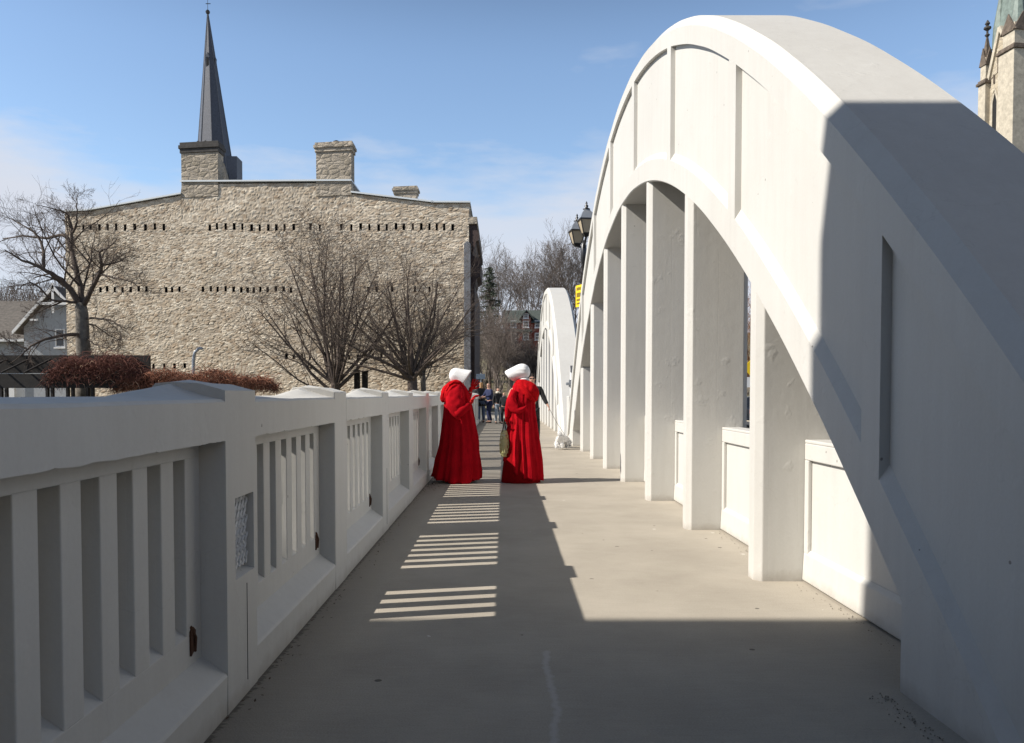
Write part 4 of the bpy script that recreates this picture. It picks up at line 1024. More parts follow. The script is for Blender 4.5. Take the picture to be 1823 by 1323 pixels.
def clothed(label, loc, rz, sc, P, coat=None, trousers=JEANS, hair=HAIRD, bald=False, coat_len=.0, group=None, scarf=None, long_hair=False, glasses=False, shoes=LEATHER):
    t = thing('person', label, 'person', loc, rz, group); t.scale = (sc,)*3
    b, J = human_body(t, SKIN, P)
    up_ = lambda k, r: (J[k][0], r)
    cj = {'pelvis': (J['pelvis'][0]-Vector((0,0,coat_len*.5)), (.185,.15)), 'waist': up_('waist',(.16,.135)), 'chest': up_('chest',(.185,.145)), 'nb': (J['nb'][0]-Vector((0,0,.01)), .088)}
    ce = [('pelvis','waist'),('waist','chest'),('chest','nb')]
    if coat_len: cj['hem'] = (J['pelvis'][0]-Vector((0,0,coat_len+.05)), (.19,.155)); ce.append(('pelvis','hem'))
    for k in 'RL':
        el, wr = J['el'+k][0], J['wr'+k][0]
        cj['sh'+k] = up_('sh'+k,.080); cj['el'+k] = (el,.062); cj['wr'+k] = (el.lerp(wr,.92),.046)
        ce += [('chest','sh'+k),('sh'+k,'el'+k),('el'+k,'wr'+k)]
    skin_part('coat', cj, ce, coat or BLACKC, t)
    tj = {'pelvis': up_('pelvis',(.165,.125))}; te = []
    for k in 'RL':
        tj['hip'+k] = up_('hip'+k,.105); tj['knee'+k] = up_('knee'+k,.078); tj['ank'+k] = (J['ank'+k][0]+Vector((0,0,.01)),.064)
        te += [('pelvis','hip'+k),('hip'+k,'knee'+k),('knee'+k,'ank'+k)]
        a, o_ = J['ank'+k][0], J['toe'+k][0]
        skin_part('shoe', {'a':(a+Vector((0,.03,-.045)),(.045,.042)),'b':((a+o_)/2+Vector((0,0,-.02)),(.046,.036)),'c':(o_+Vector((0,-.02,.0)),(.036,.026))}, [('a','b'),('b','c')], shoes, t)
    skin_part('trousers', tj, te, trousers, t)
    h_ = J['head'][0]; cr = J['crown'][0]
    if not bald:
        hj = {'a': (cr+Vector((0,.02,.012)), (.072,.078)), 'b': (h_+Vector((0,.045,0)), (.080,.062)), 'c': (h_+Vector((0,.055,-.07)), (.066,.045))}
        he = [('a','b'),('b','c')]
        if long_hair: hj['d'] = (h_+Vector((0,.06,-.20)), (.075,.04)); he.append(('c','d'))
        skin_part('hair', hj, he, hair, t)
    if scarf:
        MB().loft([[J['neck'][0]+Vector((r*math.cos(a), r*math.sin(a)*.95, z+.01*math.sin(3*a))) for a in [j*math.pi/7 for j in range(14)]] for r, z in ((.07,-.06),(.105,-.04),(.115,0),(.10,.035),(.07,.05))], cap=False).build('scarf', scarf, t, smooth=True)
    if glasses:
        g_ = MB()
        for s in (-1,1):
            c = h_+Vector((s*.033,-.088,.012)); g_.loft([[c+Vector((.026*math.cos(a),dy,.020*math.sin(a))) for a in [j*math.pi/5 for j in range(10)]] for dy in (0,.006)])
            g_.tube([h_+Vector((s*.06,-.08,.018)), h_+Vector((s*.083,-.03,.02)), h_+Vector((s*.083,.01,.015))], .004, 4)
        g_.tube([h_+Vector((-.01,-.092,.016)), h_+Vector((.01,-.092,.016))], .004, 4)
        g_.build('sunglasses', LEATHER, t, smooth=True)
    return t, J

YF = 12.5; KF = YF/F
def cloak_loft(name, m, t, rows, depth=.82, n=84, a0=0, a1=360, hem=None, folds=(), fold_amp=.05, seed=1, thick=.0, yoff=0, nz_=40):
    """rows: (height, left edge x, right edge x) in local metres, top to bottom; angle 0 = +X, 90 = away, 270 = towards the camera"""
    rows = sorted(rows, key=lambda r: -r[0]); Z = [r[0] for r in rows]
    def edge(z):
        for (a, l0, r0), (b_, l1, r1) in zip(rows, rows[1:]):
            if z >= b_: k = (a-z)/(a-b_); return l0+(l1-l0)*k, r0+(r1-r0)*k
        return rows[-1][1:]
    rng = random.Random(seed); closed = (a1-a0) >= 360; mb = MB(); rings = []
    cnt = n if closed else n+1
    ph = [(rng.uniform(0, 6.28), f_, amp) for f_, amp in folds]
    for j in range(nz_+1):
        ring = []
        for i in range(cnt):
            a = R(a0+(a1-a0)*i/n); zh = hem(math.degrees(a) % 360) if hem else Z[-1]
            z = Z[0]+(zh-Z[0])*(j/nz_); l, r_ = edge(z); cx_ = (l+r_)/2; rx = (r_-l)/2; dn = (Z[0]-z)/(Z[0]-Z[-1])
            # sharp-backed folds that deepen towards the hem
            f_ = 0
            for p_, fr, amp in ph:
                w_ = math.sin(a*fr+p_+.5*math.sin(z*2.1+p_)+.15*z*fr*.2); f_ += amp*(1-abs(w_)**.8*2)*.5
            f_ *= (.10+.9*dn**1.1)*fold_amp*20*.05
            f_ += .010*noise.noise(Vector((math.cos(a)*3, math.sin(a)*3, z*3.5+seed)))
            k = 1+f_/max(.05, rx)
            ring.append((cx_+rx*k*math.cos(a), yoff+rx*depth*k*math.sin(a)*(1.0 if rx > .2 else 1.1), z+.006*math.sin(a*9+seed)*(dn > .97)))
        rings.append(ring)
    mb.loft(rings, cap=False, closed=closed)
    o = mb.build(name, m, t, smooth=True)
    s = o.modifiers.new('t', 'SOLIDIFY'); s.thickness = .008; s.offset = -1
    return o
def bonnet(t, c, yaw, pitch, rings, shear=.0, mat_=None):
    """rings along the facing axis: (distance, half width, half height, drop)"""
    fx = Matrix.Translation(Vector(c)) @ Matrix.Rotation(R(yaw), 4, 'Z') @ Matrix.Rotation(R(pitch), 4, 'Y')
    mb = MB(); rr = []
    for (d, wy, wz, dr) in rings:
        d *= .88; wy *= .9; wz *= .86; dr *= .88
        ring = []
        for k in range(40):
            a = 2*math.pi*k/40
            y = wy*math.sin(a); z = wz*math.cos(a)
            if d > .1: z = wz*math.copysign(abs(math.cos(a))**.85, math.cos(a))
            x = d+shear*z*max(0, min(1, d/.2))
            pl = .006*math.sin(a*11+d*30)*(1 if d < .07 else .25)+.004*noise.noise(Vector((math.cos(a)*3, math.sin(a)*3, d*14)))
            ring.append(fx@Vector((x, y*(1+pl/.1), z+dr)))
        rr.append(ring)
    mb.loft(rr, cap=False); n0 = len(mb.v)-40*len(rr)
    mb.f.append(tuple(range(39,-1,-1)))
    o = mb.build('bonnet', mat_ or BONNET, t, smooth=True, fixn=False)
    s = o.modifiers.new('t', 'SOLIDIFY'); s.thickness = .006
    ss = o.modifiers.new('u', 'SUBSURF'); ss.levels = 1; ss.render_levels = 1
    return o

def drape(name, m, t, path, n=40, m_=36, creases=5, amp=.10, seed=0, flat=1.0):
    """path: [(centre, (rx, ry, rz))]: a piece of hanging cloth grown along the path with sharp-sided creases"""
    P_ = [Vector(p[0]) for p in path]; Q_ = [Vector(p[1]) for p in path]; rings = []; K = len(P_)-1
    def cr(A, f):
        i = min(K-1, int(f)); k = f-i; a0, a1, a2, a3 = A[max(0,i-1)], A[i], A[i+1], A[min(K,i+2)]
        return .5*((2*a1)+(a2-a0)*k+(2*a0-5*a1+4*a2-a3)*k*k+(-a0+3*a1-3*a2+a3)*k**3)
    for j in range(n+1):
        f = K*j/n; c = cr(P_, f); r = cr(Q_, f); d = (cr(P_, min(K, f+.05))-cr(P_, max(0, f-.05))).normalized()
        u = d.cross(Vector((0,1,0))); u = u.normalized() if u.length > .05 else Vector((1,0,0)); v = d.cross(u).normalized()
        ring = []
        for q in range(m_):
            a_ = 2*math.pi*q/m_
            w_ = abs(math.sin(a_*creases*.5+seed+f*.9+.8*math.sin(f*1.3+seed)))**.6
            w2 = noise.noise(Vector((math.cos(a_)*2.2+seed, math.sin(a_)*2.2, f*1.6)))
            k = 1-amp*(1-w_)+amp*.9*w2
            ring.append(c+u*(max(.001, r.x)*k*math.cos(a_))+v*(max(.001, r.y)*k*math.sin(a_)))
        rings.append(ring)
    return MB().loft(rings).build(name, m, t, smooth=True)

# ---- left figure, turned right with both gloved hands raised
fx0 = gx0 = (815-CX)*KF
f1 = thing('person', 'person in red cloak and white bonnet, facing right with red gloved hands raised', 'person', (fx0, YF, 0))
def L(x, y, cx=815): return ((x-cx)*KF, (857-y)*KF)
P = dict(pelvis=(-.02,0,.92), waist=(-.03,0,1.08), chest=(-.03,0,1.28), nb=(-.01,0,1.42), neck=(.0,0,1.49), jaw=(.045,0,1.56), head=(.02,0,1.63), crown=(.01,0,1.68),
    shR=(0,-.17,1.37), elR=(.03,-.26,1.08), wrR=(.18,-.21,1.20), shL=(.0,.17,1.37), elL=(.13,.20,1.14), wrL=(.185,.10,1.40), flatR=(0,0,-1), flatL=(.3,-.9,.1), curlR=.9, curlL=.10,
    kneeR=(.03,-.11,.48), ankR=(0,-.11,.09), toeR=(.15,-.11,.03), kneeL=(.05,.10,.48), ankL=(.03,.10,.09), toeL=(.18,.10,.03), hipR=(-.02,-.09,.86), hipL=(-.02,.09,.86))
human_body(f1, SKIN, P, hands=False)
rows1 = [(1.515,-.085,.075),(1.47,-.15,.13),(1.40,-.185,.175),(1.30,-.20,.20),(1.18,-.205,.235),(1.00,-.215,.27),(.80,-.24,.31),(.60,-.275,.35),(.40,-.315,.375),(.20,-.365,.395),(.055,-.405,.405)]
cloak_loft('dress', mat('dark_red_dress', (.26,.004,.006), .95, spec=.05), f1, [(1.40,-.13,.13),(1.0,-.17,.22),(.5,-.20,.27),(.03,-.24,.30)], depth=.8, folds=((7,.04),(13,.02)), seed=5)
cloak_loft('cloak', RED, f1, rows1, depth=.80, folds=((5,.05),(9,.045),(14,.02)), fold_amp=1.1, seed=2, hem=lambda a: .06+.035*math.sin(R(a)*2+1)-(.03 if 200 < a < 300 else 0), a0=14, a1=346)
# cloak falling over the bent near arm in a point, then sleeve and glove
drape('cloak_shoulder', RED, f1, [((.03,-.10,1.47),(.05,.05,0)),((.0,-.15,1.42),(.115,.07,0)),((-.02,-.20,1.34),(.145,.08,0)),((-.02,-.235,1.24),(.15,.075,0)),((-.01,-.255,1.14),(.125,.065,0)),((.01,-.265,1.05),(.08,.05,0)),((.02,-.265,.985),(.03,.025,0)),((.02,-.26,.96),(.006,.006,0))], creases=7, amp=.13, seed=1.3)
mb = MB()
mb.tube([(.0,-.25,1.06),(.05,-.27,1.085),(.10,-.255,1.125),(.15,-.23,1.165),(.185,-.215,1.20)], [.075,.072,.068,.060,.046], 14)
mb.tube([(.04,.16,1.20),(.10,.19,1.22),(.15,.15,1.31),(.18,.11,1.385)], [.08,.07,.055,.042], 14)
mb.build('sleeve', RED, f1, smooth=True)
skin_part('glove', {'w0': (Vector((.16,-.225,1.175)),.042), 'w': (Vector((.195,-.21,1.215)),.036), 'p': (Vector((.222,-.20,1.25)),(.050,.032)), 'q': (Vector((.238,-.195,1.272)),(.044,.028))}, [('w0','w'),('w','p'),('p','q')], REDG, f1,
    extra=hand_chains((.195,-.21,1.22), (.55,.08,.80), (-.6,.1,.5), curl=1.0, size=1.15))
skin_part('glove', {'w0': (Vector((.17,.12,1.37)),.034), 'w': (Vector((.19,.10,1.41)),.030), 'p': (Vector((.215,.07,1.455)),(.045,.020)), 'q': (Vector((.225,.06,1.475)),(.042,.018))}, [('w0','w'),('w','p'),('p','q')], REDG, f1,
    extra=hand_chains((.19,.095,1.415), (.52,-.15,.82), (.3,-.95,0), curl=.06, spread=.55, size=1.2))
# hood hanging down the back
HOODM = mat('red_hood_wool', (.46,.006,.010), .95, bump=.35, bscale=45, var=.15, vscale=6, spec=.06, sheen=.15)
drape('hood', HOODM, f1, [((.085,-.05,1.475),(.02,.05,0)),((.05,-.04,1.515),(.04,.11,0)),((-.02,-.02,1.525),(.055,.16,0)),((-.09,0,1.485),(.075,.20,0)),((-.15,0,1.41),(.085,.21,0)),((-.195,0,1.33),(.075,.18,0)),((-.225,0,1.26),(.045,.12,0)),((-.235,0,1.225),(.012,.03,0))], creases=9, amp=.20, seed=.4)
drape('hood', HOODM, f1, [((-.02,-.16,1.49),(.02,.03,0)),((-.07,-.19,1.44),(.045,.04,0)),((-.12,-.20,1.36),(.06,.04,0)),((-.165,-.17,1.28),(.045,.03,0)),((-.19,-.14,1.235),(.01,.01,0))], creases=5, amp=.2, seed=2.2)
bonnet(f1, (-.05,0,1.645), 0, 11, [(-.085,.02,.02,.0),(-.075,.07,.07,.0),(-.045,.100,.105,.0),(.0,.115,.128,-.002),(.05,.118,.132,-.006),(.10,.125,.135,-.010),(.16,.135,.142,-.014),(.225,.145,.150,-.016)], shear=.42)

# ---- right figure, seen from behind and turned left, with a string bag
fx2 = (931-CX)*KF
f2 = thing('person', 'person in red hooded cloak and white bonnet, seen from behind holding a green bag', 'person', (fx2, YF, 0))
P2 = dict(pelvis=(0,0,.93), kneeR=(-.1,.0,.48), ankR=(-.1,.0,.09), toeR=(-.2,.09,.03), kneeL=(.1,.0,.48), ankL=(.1,0,.09), toeL=(.02,.12,.03),
    head=(-.05,.02,1.66), jaw=(-.07,.04,1.60), crown=(-.04,0,1.72), shR=(-.17,-.0,1.42), elR=(-.22,.0,1.18), wrR=(-.225,-.02,.98), shL=(.15,0,1.42), elL=(.17,.15,1.2), wrL=(.02,.2,1.1), flatR=(-1,0,0), curlR=.8)
human_body(f2, SKIN, P2, hands=False)
cloak_loft('dress', mat('dark_red_skirt', (.24,.004,.006), .95, spec=.05, var=.1), f2, [(1.40,-.15,.13),(1.0,-.20,.17),(.6,-.255,.22),(.3,-.30,.25),(.0,-.335,.27)], depth=.86, folds=((6,.04),(11,.03)), seed=9)
rows2 = [(1.56,-.07,.08),(1.52,-.13,.13),(1.45,-.165,.16),(1.36,-.185,.18),(1.25,-.20,.19),(1.08,-.225,.195),(.90,-.240,.225),(.70,-.262,.250),(.45,-.285,.29),(.25,-.305,.315),(.035,-.32,.335)]
def hem2(a):
    a = (a-180) % 360          # 0 at the left edge, 90 towards the camera, 180 at the right edge
    if a <= 120: return max(.04, .40-.0037*a) if a < 88 else max(.045, .075-.001*(a-88))
    return .04
cloak_loft('cloak', RED, f2, rows2, depth=.86, folds=((4,.05),(8,.04),(15,.02)), fold_amp=1.1, seed=8, hem=hem2, n=120)
# slanting edge where the near half of the cloak overlaps
mb = MB(); cl = []
hood_m = bpy.data.materials['red_hood_wool']
drape('hood', hood_m, f2, [((-.11,-.07,1.52),(.02,.02,0)),((-.06,-.09,1.53),(.05,.06,0)),((.0,-.11,1.50),(.085,.08,0)),((.06,-.12,1.45),(.115,.10,0)),((.115,-.12,1.39),(.125,.11,0)),((.16,-.11,1.33),(.10,.09,0)),((.19,-.10,1.28),(.05,.05,0)),((.20,-.09,1.25),(.01,.01,0))], creases=6, amp=.16, seed=.9)
drape('hood', hood_m, f2, [((-.10,-.13,1.50),(.015,.015,0)),((-.04,-.18,1.47),(.035,.03,0)),((.03,-.215,1.40),(.045,.03,0)),((.09,-.225,1.32),(.045,.03,0)),((.15,-.19,1.26),(.03,.025,0)),((.19,-.15,1.24),(.008,.008,0))], creases=3, amp=.2, seed=3)
drape('cloak_fold', RED, f2, [((-.13,-.15,1.40),(.03,.02,0)),((-.165,-.18,1.28),(.06,.025,0)),((-.15,-.20,1.16),(.08,.022,0)),((-.09,-.215,1.10),(.05,.018,0)),((.0,-.215,1.13),(.03,.015,0)),((.05,-.20,1.18),(.008,.006,0))], creases=4, amp=.15, seed=4)
mb = MB().tube([(-.12,-.10,1.40),(-.19,-.12,1.24),(-.222,-.08,1.12),(-.238,-.06,1.02),(-.245,-.06,.985)], [.07,.07,.058,.042,.036], 14); mb.build('sleeve', RED, f2, smooth=True)
skin_part('glove', {'w0': (Vector((-.24,-.06,1.02)),.032), 'w': (Vector((-.247,-.06,.985)),.027), 'p': (Vector((-.25,-.06,.945)),(.024,.040)), 'q': (Vector((-.25,-.06,.925)),(.02,.034))}, [('w0','w'),('w','p'),('p','q')], REDG, f2,
    extra=hand_chains((-.247,-.06,.99), (-.02,-.05,-1), (-1,0,0), curl=1.1))
bonnet(f2, (.015,.0,1.70), 158, 13, [(-.095,.02,.02,.0),(-.085,.07,.075,.0),(-.05,.105,.115,.0),(.0,.118,.135,.005),(.05,.125,.135,.008),(.11,.135,.125,.0),(.19,.15,.115,-.012),(.27,.155,.105,-.022)], shear=.55)
mb = MB().lathe([(.05,-.02),(.085,0),(.06,.02)], (.02,-.02,1.575), 18); mb.build('bonnet_tie', BONNET, f2, smooth=True)
# string bag hanging from the hand: its own thing
bag = thing('string_bag', 'yellow-green string bag with dark handles hanging from the right figure\'s gloved hand', 'bag', (fx2-.285, YF-.06, .40)); bag.scale = (1.1, 1.1, 1.1)
STR = mat('green_string', (.62,.62,.30), .9, var=.2)
mb = MB(); pro = [(.0,.02),(.04,.0),(.062,.06),(.068,.16),(.060,.26),(.045,.33),(.035,.36)]
for s in (1,-1):
    for k in range(16):
        pts = []
        for i, (r, z) in enumerate(pro):
            a = 2*math.pi*k/16+s*i*.35; pts.append((r*math.cos(a), r*1.7*math.sin(a), z))
        mb.tube(pts, .004, 4)
mb.build('net', STR, bag); 
MB().lathe([(.01,.015),(.05,.03),(.056,.14),(.048,.24),(.02,.28)], n=14).build('contents', mat('yellow_cloth', (.72,.68,.40), .9, bump=.5, bscale=30, var=.3), bag, smooth=True)
for s in (-1,1): MB().tube([(.03*s,.05*s,.34),(.012*s,.03*s,.42),(.0,0,.515)], .007, 5).build('handle', mat('dark_olive', (.06,.055,.03), .9), bag)

# ---- man with a dog
ym = 20.45; mx_ = .715
MP = dict(pelvis=(0,0,.97), waist=(0,0,1.14), chest=(0,0,1.37), nb=(0,0,1.51), head=(-.01,-.01,1.70), jaw=(-.01,-.02,1.63), crown=(-.01,0,1.755), shR=(-.19,0,1.46), elR=(-.25,.02,1.18), wrR=(-.22,-.10,.95),
    shL=(.20,0,1.45), elL=(.285,-.06,1.22), wrL=(.37,-.14,1.06), kneeL=(.12,-.06,.5), ankL=(.12,.05,.09), curlL=1.2, curlR=.6)
man, MJ = clothed('man in black coat and sunglasses walking behind the right red figure, holding a dog lead', (mx_, ym, 0), 0, 1.02, MP, BLACKC, BLACKC, HAIRD, coat_len=.22, glasses=True)
dx, dy_ = (1000-CX)/F*19.9, 19.9
dog = thing('dog', 'small fluffy white dog sniffing the ground at the foot of the arch', 'dog', (dx, dy_, 0))
dj = {'hip': (Vector((-.06,-.05,.265)),(.105,.115)), 'mid': (Vector((.0,.06,.27)),(.10,.11)), 'chest': (Vector((.07,.17,.26)),(.10,.115)), 'neck': (Vector((.13,.21,.24)),.075), 'head': (Vector((.18,.22,.165)),(.068,.068)), 'muz': (Vector((.215,.20,.10)),.034), 'nose': (Vector((.225,.19,.07)),.02)}
de = [('hip','mid'),('mid','chest'),('chest','neck'),('neck','head'),('head','muz'),('muz','nose')]
for nm, b_, x, y in (('fl','chest',.0,.15),('fr','chest',.13,.13)):
    dj[nm+'e'] = (Vector((x,y,.17)),.042); dj[nm+'w'] = (Vector((x,y+.01,.08)),.032); dj[nm+'p'] = (Vector((x,y-.03,.025)),.032); de += [(b_,nm+'e'),(nm+'e',nm+'w'),(nm+'w',nm+'p')]
for nm, x in (('hl',-.13),('hr',.0)):
    dj[nm+'k'] = (Vector((x,-.03,.17)),.055); dj[nm+'h'] = (Vector((x,-.10,.10)),.034); dj[nm+'p'] = (Vector((x,-.085,.025)),.032); de += [('hip',nm+'k'),(nm+'k',nm+'h'),(nm+'h',nm+'p')]
dj['t1'] = (Vector((-.07,-.13,.34)),.035); dj['t2'] = (Vector((-.06,-.10,.41)),.045); dj['t3'] = (Vector((-.03,-.02,.40)),.04); de += [('hip','t1'),('t1','t2'),('t2','t3')]
ear = [({'a':(Vector((.15+s*.055,.22,.21)),.026),'b':(Vector((.16+s*.085,.215,.15)),.03)}, [('a','b')]) for s in (-1,1)]
db = skin_part('body', dj, de, FUR, dog, extra=ear)
mb = MB(); r_ = random.Random(4); vsd = [v.co.copy() for v in db.data.vertices]; nsd = [v.normal.copy() for v in db.data.vertices]
for k in range(1700):
    i = r_.randrange(len(vsd)); p, n_ = vsd[i], nsd[i]
    if p.z < .05: continue
    d = (n_+Vector((0,0,-.8))+Vector((r_.uniform(-.5,.5),)*3)*.6).normalized()*r_.uniform(.02,.05); s_ = d.orthogonal().normalized()*.006; q_ = d.cross(s_).normalized()*.006
    mb.add([p-s_, p+s_, p+q_, p+d], [(0,1,3),(1,2,3),(2,0,3)])
mb.build('fur_tufts', FUR, dog, fixn=False)
hw_ = Vector((mx_, ym, 0))+Vector((.39,-.16,1.01))*1.02
tag(MB().tube([hw_, hw_.lerp(Vector((dx+.08,dy_+.17,.36)),.5)+Vector((0,0,-.035)), Vector((dx+.09,dy_+.18,.35))], .005, 5).build('dog_lead', LEATHER), 'thin dark lead running from the man\'s hand down to the white dog', 'dog lead')

# ---- far pedestrians
GP = 'pedestrians at the far end of the walkway'
fp = lambda x, Y: ((x-CX)/F*Y, Y, 0)
A1 = dict(shL=(.19,0,1.42), elL=(.27,-.14,1.30), wrL=(.16,-.30,1.38), elR=(-.27,-.12,1.25), wrR=(-.20,-.32,1.30))
clothed('blonde woman in black coat and blue jeans at the far balustrade end', fp(856.5,38.5), R(205), 1.10, A1, BLACKC, JEANS, HAIRB, long_hair=True, group=GP, coat_len=.12)
B1 = dict(chest=(0,-.05,1.32), elR=(-.26,-.12,1.20), wrR=(-.20,-.34,1.12), elL=(.25,-.12,1.20), wrL=(.10,-.34,1.14), kneeL=(.12,-.12,.5), ankL=(.12,-.02,.09))
clothed('balding man in navy jacket and navy trousers, turned to the blonde woman', fp(872,38.0), R(-55), 1.08, B1, NAVY, NAVY, HAIRD, bald=True, group=GP)
C1 = dict(kneeR=(-.12,-.10,.5), elL=(.24,-.02,1.15), wrL=(.2,-.1,.92))
clothed('child in dark jacket, pale jeans and pale scarf, right of the navy jacket man', fp(886.5,37.5), R(20), .94, C1, BLACKC, JEANSL, HAIRD, group=GP, scarf=mat('cream_scarf', (.6,.55,.45), .9))
clothed('small child all in black, rightmost of the far pedestrians', fp(897.5,37.0), R(-10), .82, {}, BLACKC, BLACKC, HAIRB, group=GP, scarf=mat('dark_scarf', (.12,.1,.1), .9))
hat_t, HJ = clothed('person in black at the far balustrade, mostly hidden by the raised red glove', fp(846,41), R(160), 1.1, {}, BLACKC, JEANS, HAIRD, group=GP)
# sign on a pole and a thin dark post behind them
sg = thing('street_sign', 'blue-grey rectangular street sign on a thin pole behind the blonde woman', 'sign', fp(856,60)); k_ = 60/F
MB().tube([(0,0,0),(0,0,at(856,664,60).z)], .05, 8).build('pole', METAL, sg)
MB().box(-.33,.33,-.07,-.04,at(856,675,60).z,at(856,666,60).z).build('panel', mat('blue_grey_sign', (.25,.32,.40), .4), sg, bevel=.01)
o = MB().tube([(0,0,0),(0,0,at(911,674,52).z-.2),(0,0,at(911,674,52).z)], [.09,.08,.12], 8).build('bollard_post', BLACKM); o.location = fp(911,52); tag(o, 'thin dark metal post left of the right figure\'s shoulder', 'post')

# ------------------------------------------------------------------ lanterns
def lantern(parent, c, rz=0, s=1.0):
    m = Matrix.Translation(Vector(c)) @ Matrix.Rotation(rz, 4, 'Z')
    sq = lambda r, z: [m@Vector((r*math.cos(R(45)+k*math.pi/2), r*math.sin(R(45)+k*math.pi/2), z)) for k in range(4)]
    h = thing_part = MB()
    base = MB(); base.loft([sq(.10*s,0), sq(.21*s,.10*s), sq(.22*s,.13*s)])
    top_, bot_ = sq(.40*s,.62*s), sq(.215*s,.13*s)
    for k in range(4): base.tube([bot_[k], top_[k]], .022*s, 5)
    base.loft([sq(.44*s,.61*s), sq(.44*s,.66*s)])
    b_ = base.build('lantern_frame', BLACKM, parent)
    MB().loft([sq(.20*s,.135*s), sq(.385*s,.608*s)]).build('lantern_glass', LAMPG, b_)
    MB().loft([sq(.43*s,.662*s), sq(.30*s,.86*s), sq(.17*s,.98*s), sq(.15*s,1.02*s)]).build('lantern_roof', METAL, b_)
    MB().lathe([(.12*s,1.02*s),(.15*s,1.05*s),(.05*s,1.10*s),(.08*s,1.17*s),(.03*s,1.22*s),(.045*s,1.27*s),(.01*s,1.34*s)], c, 10).build('finial', BLACKM, b_, smooth=True)
lm = thing('street_lamp', 'black street lamp with twin square lanterns rising beyond the end of the nearest arch', 'street lamp', (at(1038.5,600,24.4).x, 24.4, 1.3))
zl = lambda y, Y=24.4: at(1037, y, Y).z-1.3
MB().lathe([(.16,0),(.16,.1),(.09,.3),(.06,.5),(.042,.9),(.038,zl(470)),(.07,zl(470)+.02),(.07,zl(466)),(.085,zl(464)),(.085,zl(437)),(.05,zl(434)),(.04,zl(428))], n=12).build('pole', BLACKM, lm, smooth=True)
MB().tube([(.03,-.43,zl(427)),(0,-.3,zl(438)),(0,0,zl(441)),(0,.3,zl(438)),(-.12,.43,zl(434))], .035, 8).build('bracket', BLACKM, lm)
lantern(lm, (.04,-.42,zl(426)), R(8), .76); lantern(lm, (-.16,.42,zl(435)), R(8), .74)
ys_ = thing('warning_sign', 'narrow yellow sign with black markings fixed to the black lantern pole', 'sign', (at(1030.5,527,24.2).x, 24.2, at(1030,527,24.2).z), R(-68))
MB().box(-.19,.19,-.008,.008,-.32,.32).build('panel', YELLOW, ys_, bevel=.004)
mk = MB(); r_ = random.Random(2)
for i, (z0_, z1_) in enumerate(((.16,.26),(-.04,.10),(-.15,-.08),(-.25,-.19))):
    for q in range(4):
        x = -.12+.07*q; mk.box(x, x+.045, -.0125, -.0085, z0_+.01*r_.random(), z1_-.01*r_.random())
mk.build('markings', BLACKC, ys_)
lb = thing('street_lamp', 'second lantern with a white cap, peeping out left of the distant arch', 'street lamp', (at(967.5,605,52).x, 52, 0)); zq = at(967,627,52).z
MB().lathe([(.14,0),(.14,.2),(.07,.5),(.05,zq)], n=10).build('pole', BLACKM, lb, smooth=True)
MB().lathe([(.1,zq),(.2,zq+.12),(.30,zq+.5),(.31,zq+.55)], n=12).build('lantern_body', GLASS, lb, smooth=True)
MB().lathe([(.34,zq+.55),(.33,zq+.62),(.2,zq+.86),(.05,zq+.95)], n=12).build('lantern_cap', WPAINT, lb, smooth=True)
# meter box and conduit on a slim post at the arch foot
jb = thing('junction_box', 'small grey electrical box with a pale conduit at the far foot of the nearest arch', 'electrical box', (at(1015,700,23.9).x, 23.9, 0))
kx = 23.9/F
MB().box(-.045,.06,-.09,.0,at(1015,689,23.9).z,at(1015,676,23.9).z).box(-.13,.03,-.12,-.05,at(1015,686,23.9).z,at(1015,681,23.9).z).build('box', METAL, jb, bevel=.01)
MB().box(-.0,.07,-.07,-.01,at(1015,663,23.9).z,at(1015,651,23.9).z).build('cap', PIPE, jb)
MB().tube([(.03,0,.0),(.03,0,at(1015,655,23.9).z)], .035, 8).build('conduit', WPAINT, jb, smooth=True)

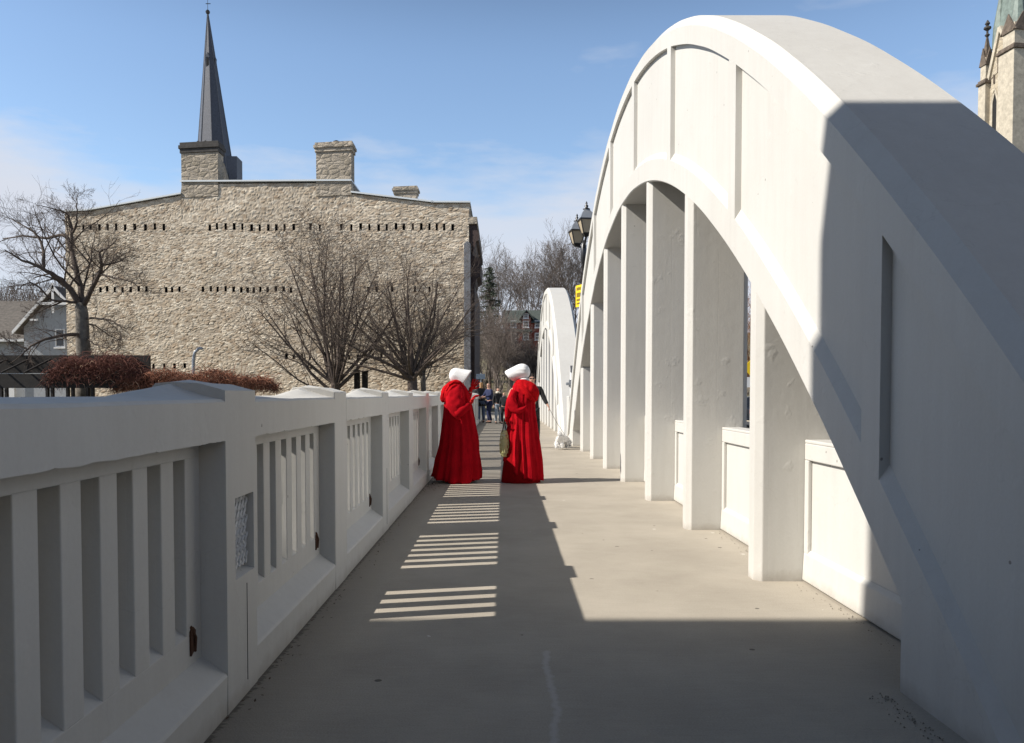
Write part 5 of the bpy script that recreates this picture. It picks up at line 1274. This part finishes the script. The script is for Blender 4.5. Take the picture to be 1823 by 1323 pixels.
# ------------------------------------------------------------------ car and road sign seen through the piers
cr = thing('parked_car', 'dark car with red tail lights glimpsed through the gap between the nearest piers', 'car', ((1337-CX)/F*38, 38, -.16), R(4))
cb = [(-2.1,.35),(-2.15,.62),(-2.05,.86),(-1.75,.93),(-1.25,1.38),(.35,1.42),(1.05,.96),(1.95,.86),(2.15,.62),(2.15,.35)]
MB().loft([[(s*(.86 if z < .95 else .66), x, z) for x, z in cb] for s in (-1,1)]).build('body', mat('dark_car_paint', (.015,.018,.025), .25, spec=.6), cr, bevel=.06)
MB().add([(-.6,-1.78,.97),(.6,-1.78,.97),(.56,-1.34,1.33),(-.56,-1.34,1.33)], [(0,1,2,3)]).build('rear_window', GLASS, cr)
for s in (-1,1):
    MB().box(s*.74-.12, s*.74+.12, -2.19, -2.09, .66, .84).build('tail_light', mat('red_lens', (.4,.01,.01), .3), cr)
    for y in (-1.35, 1.35):
        wv = MB().loft([[(s*.88+dx_, y+.32*math.cos(a), .32+.32*math.sin(a)) for a in [j*math.pi/10 for j in range(20)]] for dx_ in (-.1,.05)]); tw = wv.build('wheel', LEATHER, cr)
        MB().loft([[(s*.88+dx_+s*.03, y+.19*math.cos(a), .32+.19*math.sin(a)) for a in [j*math.pi/8 for j in range(16)]] for dx_ in (-.02,.03)]).build('rim', METAL, tw)
MB().box(-.26,.26,-2.185,-2.15,.5,.6).build('number_plate', WPAINT, cr)
rs = thing('road_sign', 'yellow road sign on a post seen through the gap between the nearest piers', 'sign', ((1336-CX)/F*46, 46, 0))
zz1 = at(1336,655,46).z; MB().tube([(0,0,0),(0,0,zz1)], .04, 8).build('post', METAL, rs)
MB().prism([(0,zz1-.48),(.48,zz1),(0,zz1+.48),(-.48,zz1)], 'y', -.06, -.04).build('panel', YELLOW, rs, bevel=.01)
MB().box(-.28,.28,-.06,-.04,zz1-1.1,zz1-.52).build('plate', WPAINT, rs)

# ------------------------------------------------------------------ small litter of leaves by the balustrade
lv = MB(); r_ = random.Random(12)
for i in range(420):
    k = r_.random(); y = 12.2+r_.gauss(0,.5) if k < .45 else r_.uniform(2.3, 14); x = XL+abs(r_.gauss(0, .16 if k < .45 else .05))+.01
    a = r_.uniform(0,6.28); s_ = r_.uniform(.006,.02 if k < .45 else .013); d = Vector((math.cos(a), math.sin(a), r_.uniform(-.2,.5)))*s_; q = Vector((-math.sin(a), math.cos(a), 0))*s_*.5
    p = Vector((x,y,.006)); lv.add([p-d,p+q,p+d,p-q], [(0,1,2,3)])
tag(lv.build('leaf_litter', mat('dry_leaf', (.10,.06,.035), .9, var=.4), fixn=False), kind='stuff')
gr = MB()
for i in range(320):
    r0 = r_.random(); y = r_.uniform(2.6,3.6) if r0 < .5 else r_.uniform(2.4,8); x = (1.72 if y < 3.66 else 2.12)-abs(r_.gauss(0,.05)); s_ = r_.uniform(.0015,.006)
    p = Vector((x,y,.003)); gr.add([p+Vector((-s_,-s_,0)),p+Vector((s_,-s_*.6,0)),p+Vector((0,s_,0)),p+Vector((0,0,s_))], [(0,1,3),(1,2,3),(2,0,3)])
tag(gr.build('grit', mat('grit', (.30,.27,.22), .9, var=.6, vscale=30), fixn=False), kind='stuff')
print('faces', sum(len(m.polygons) for m in bpy.data.meshes))
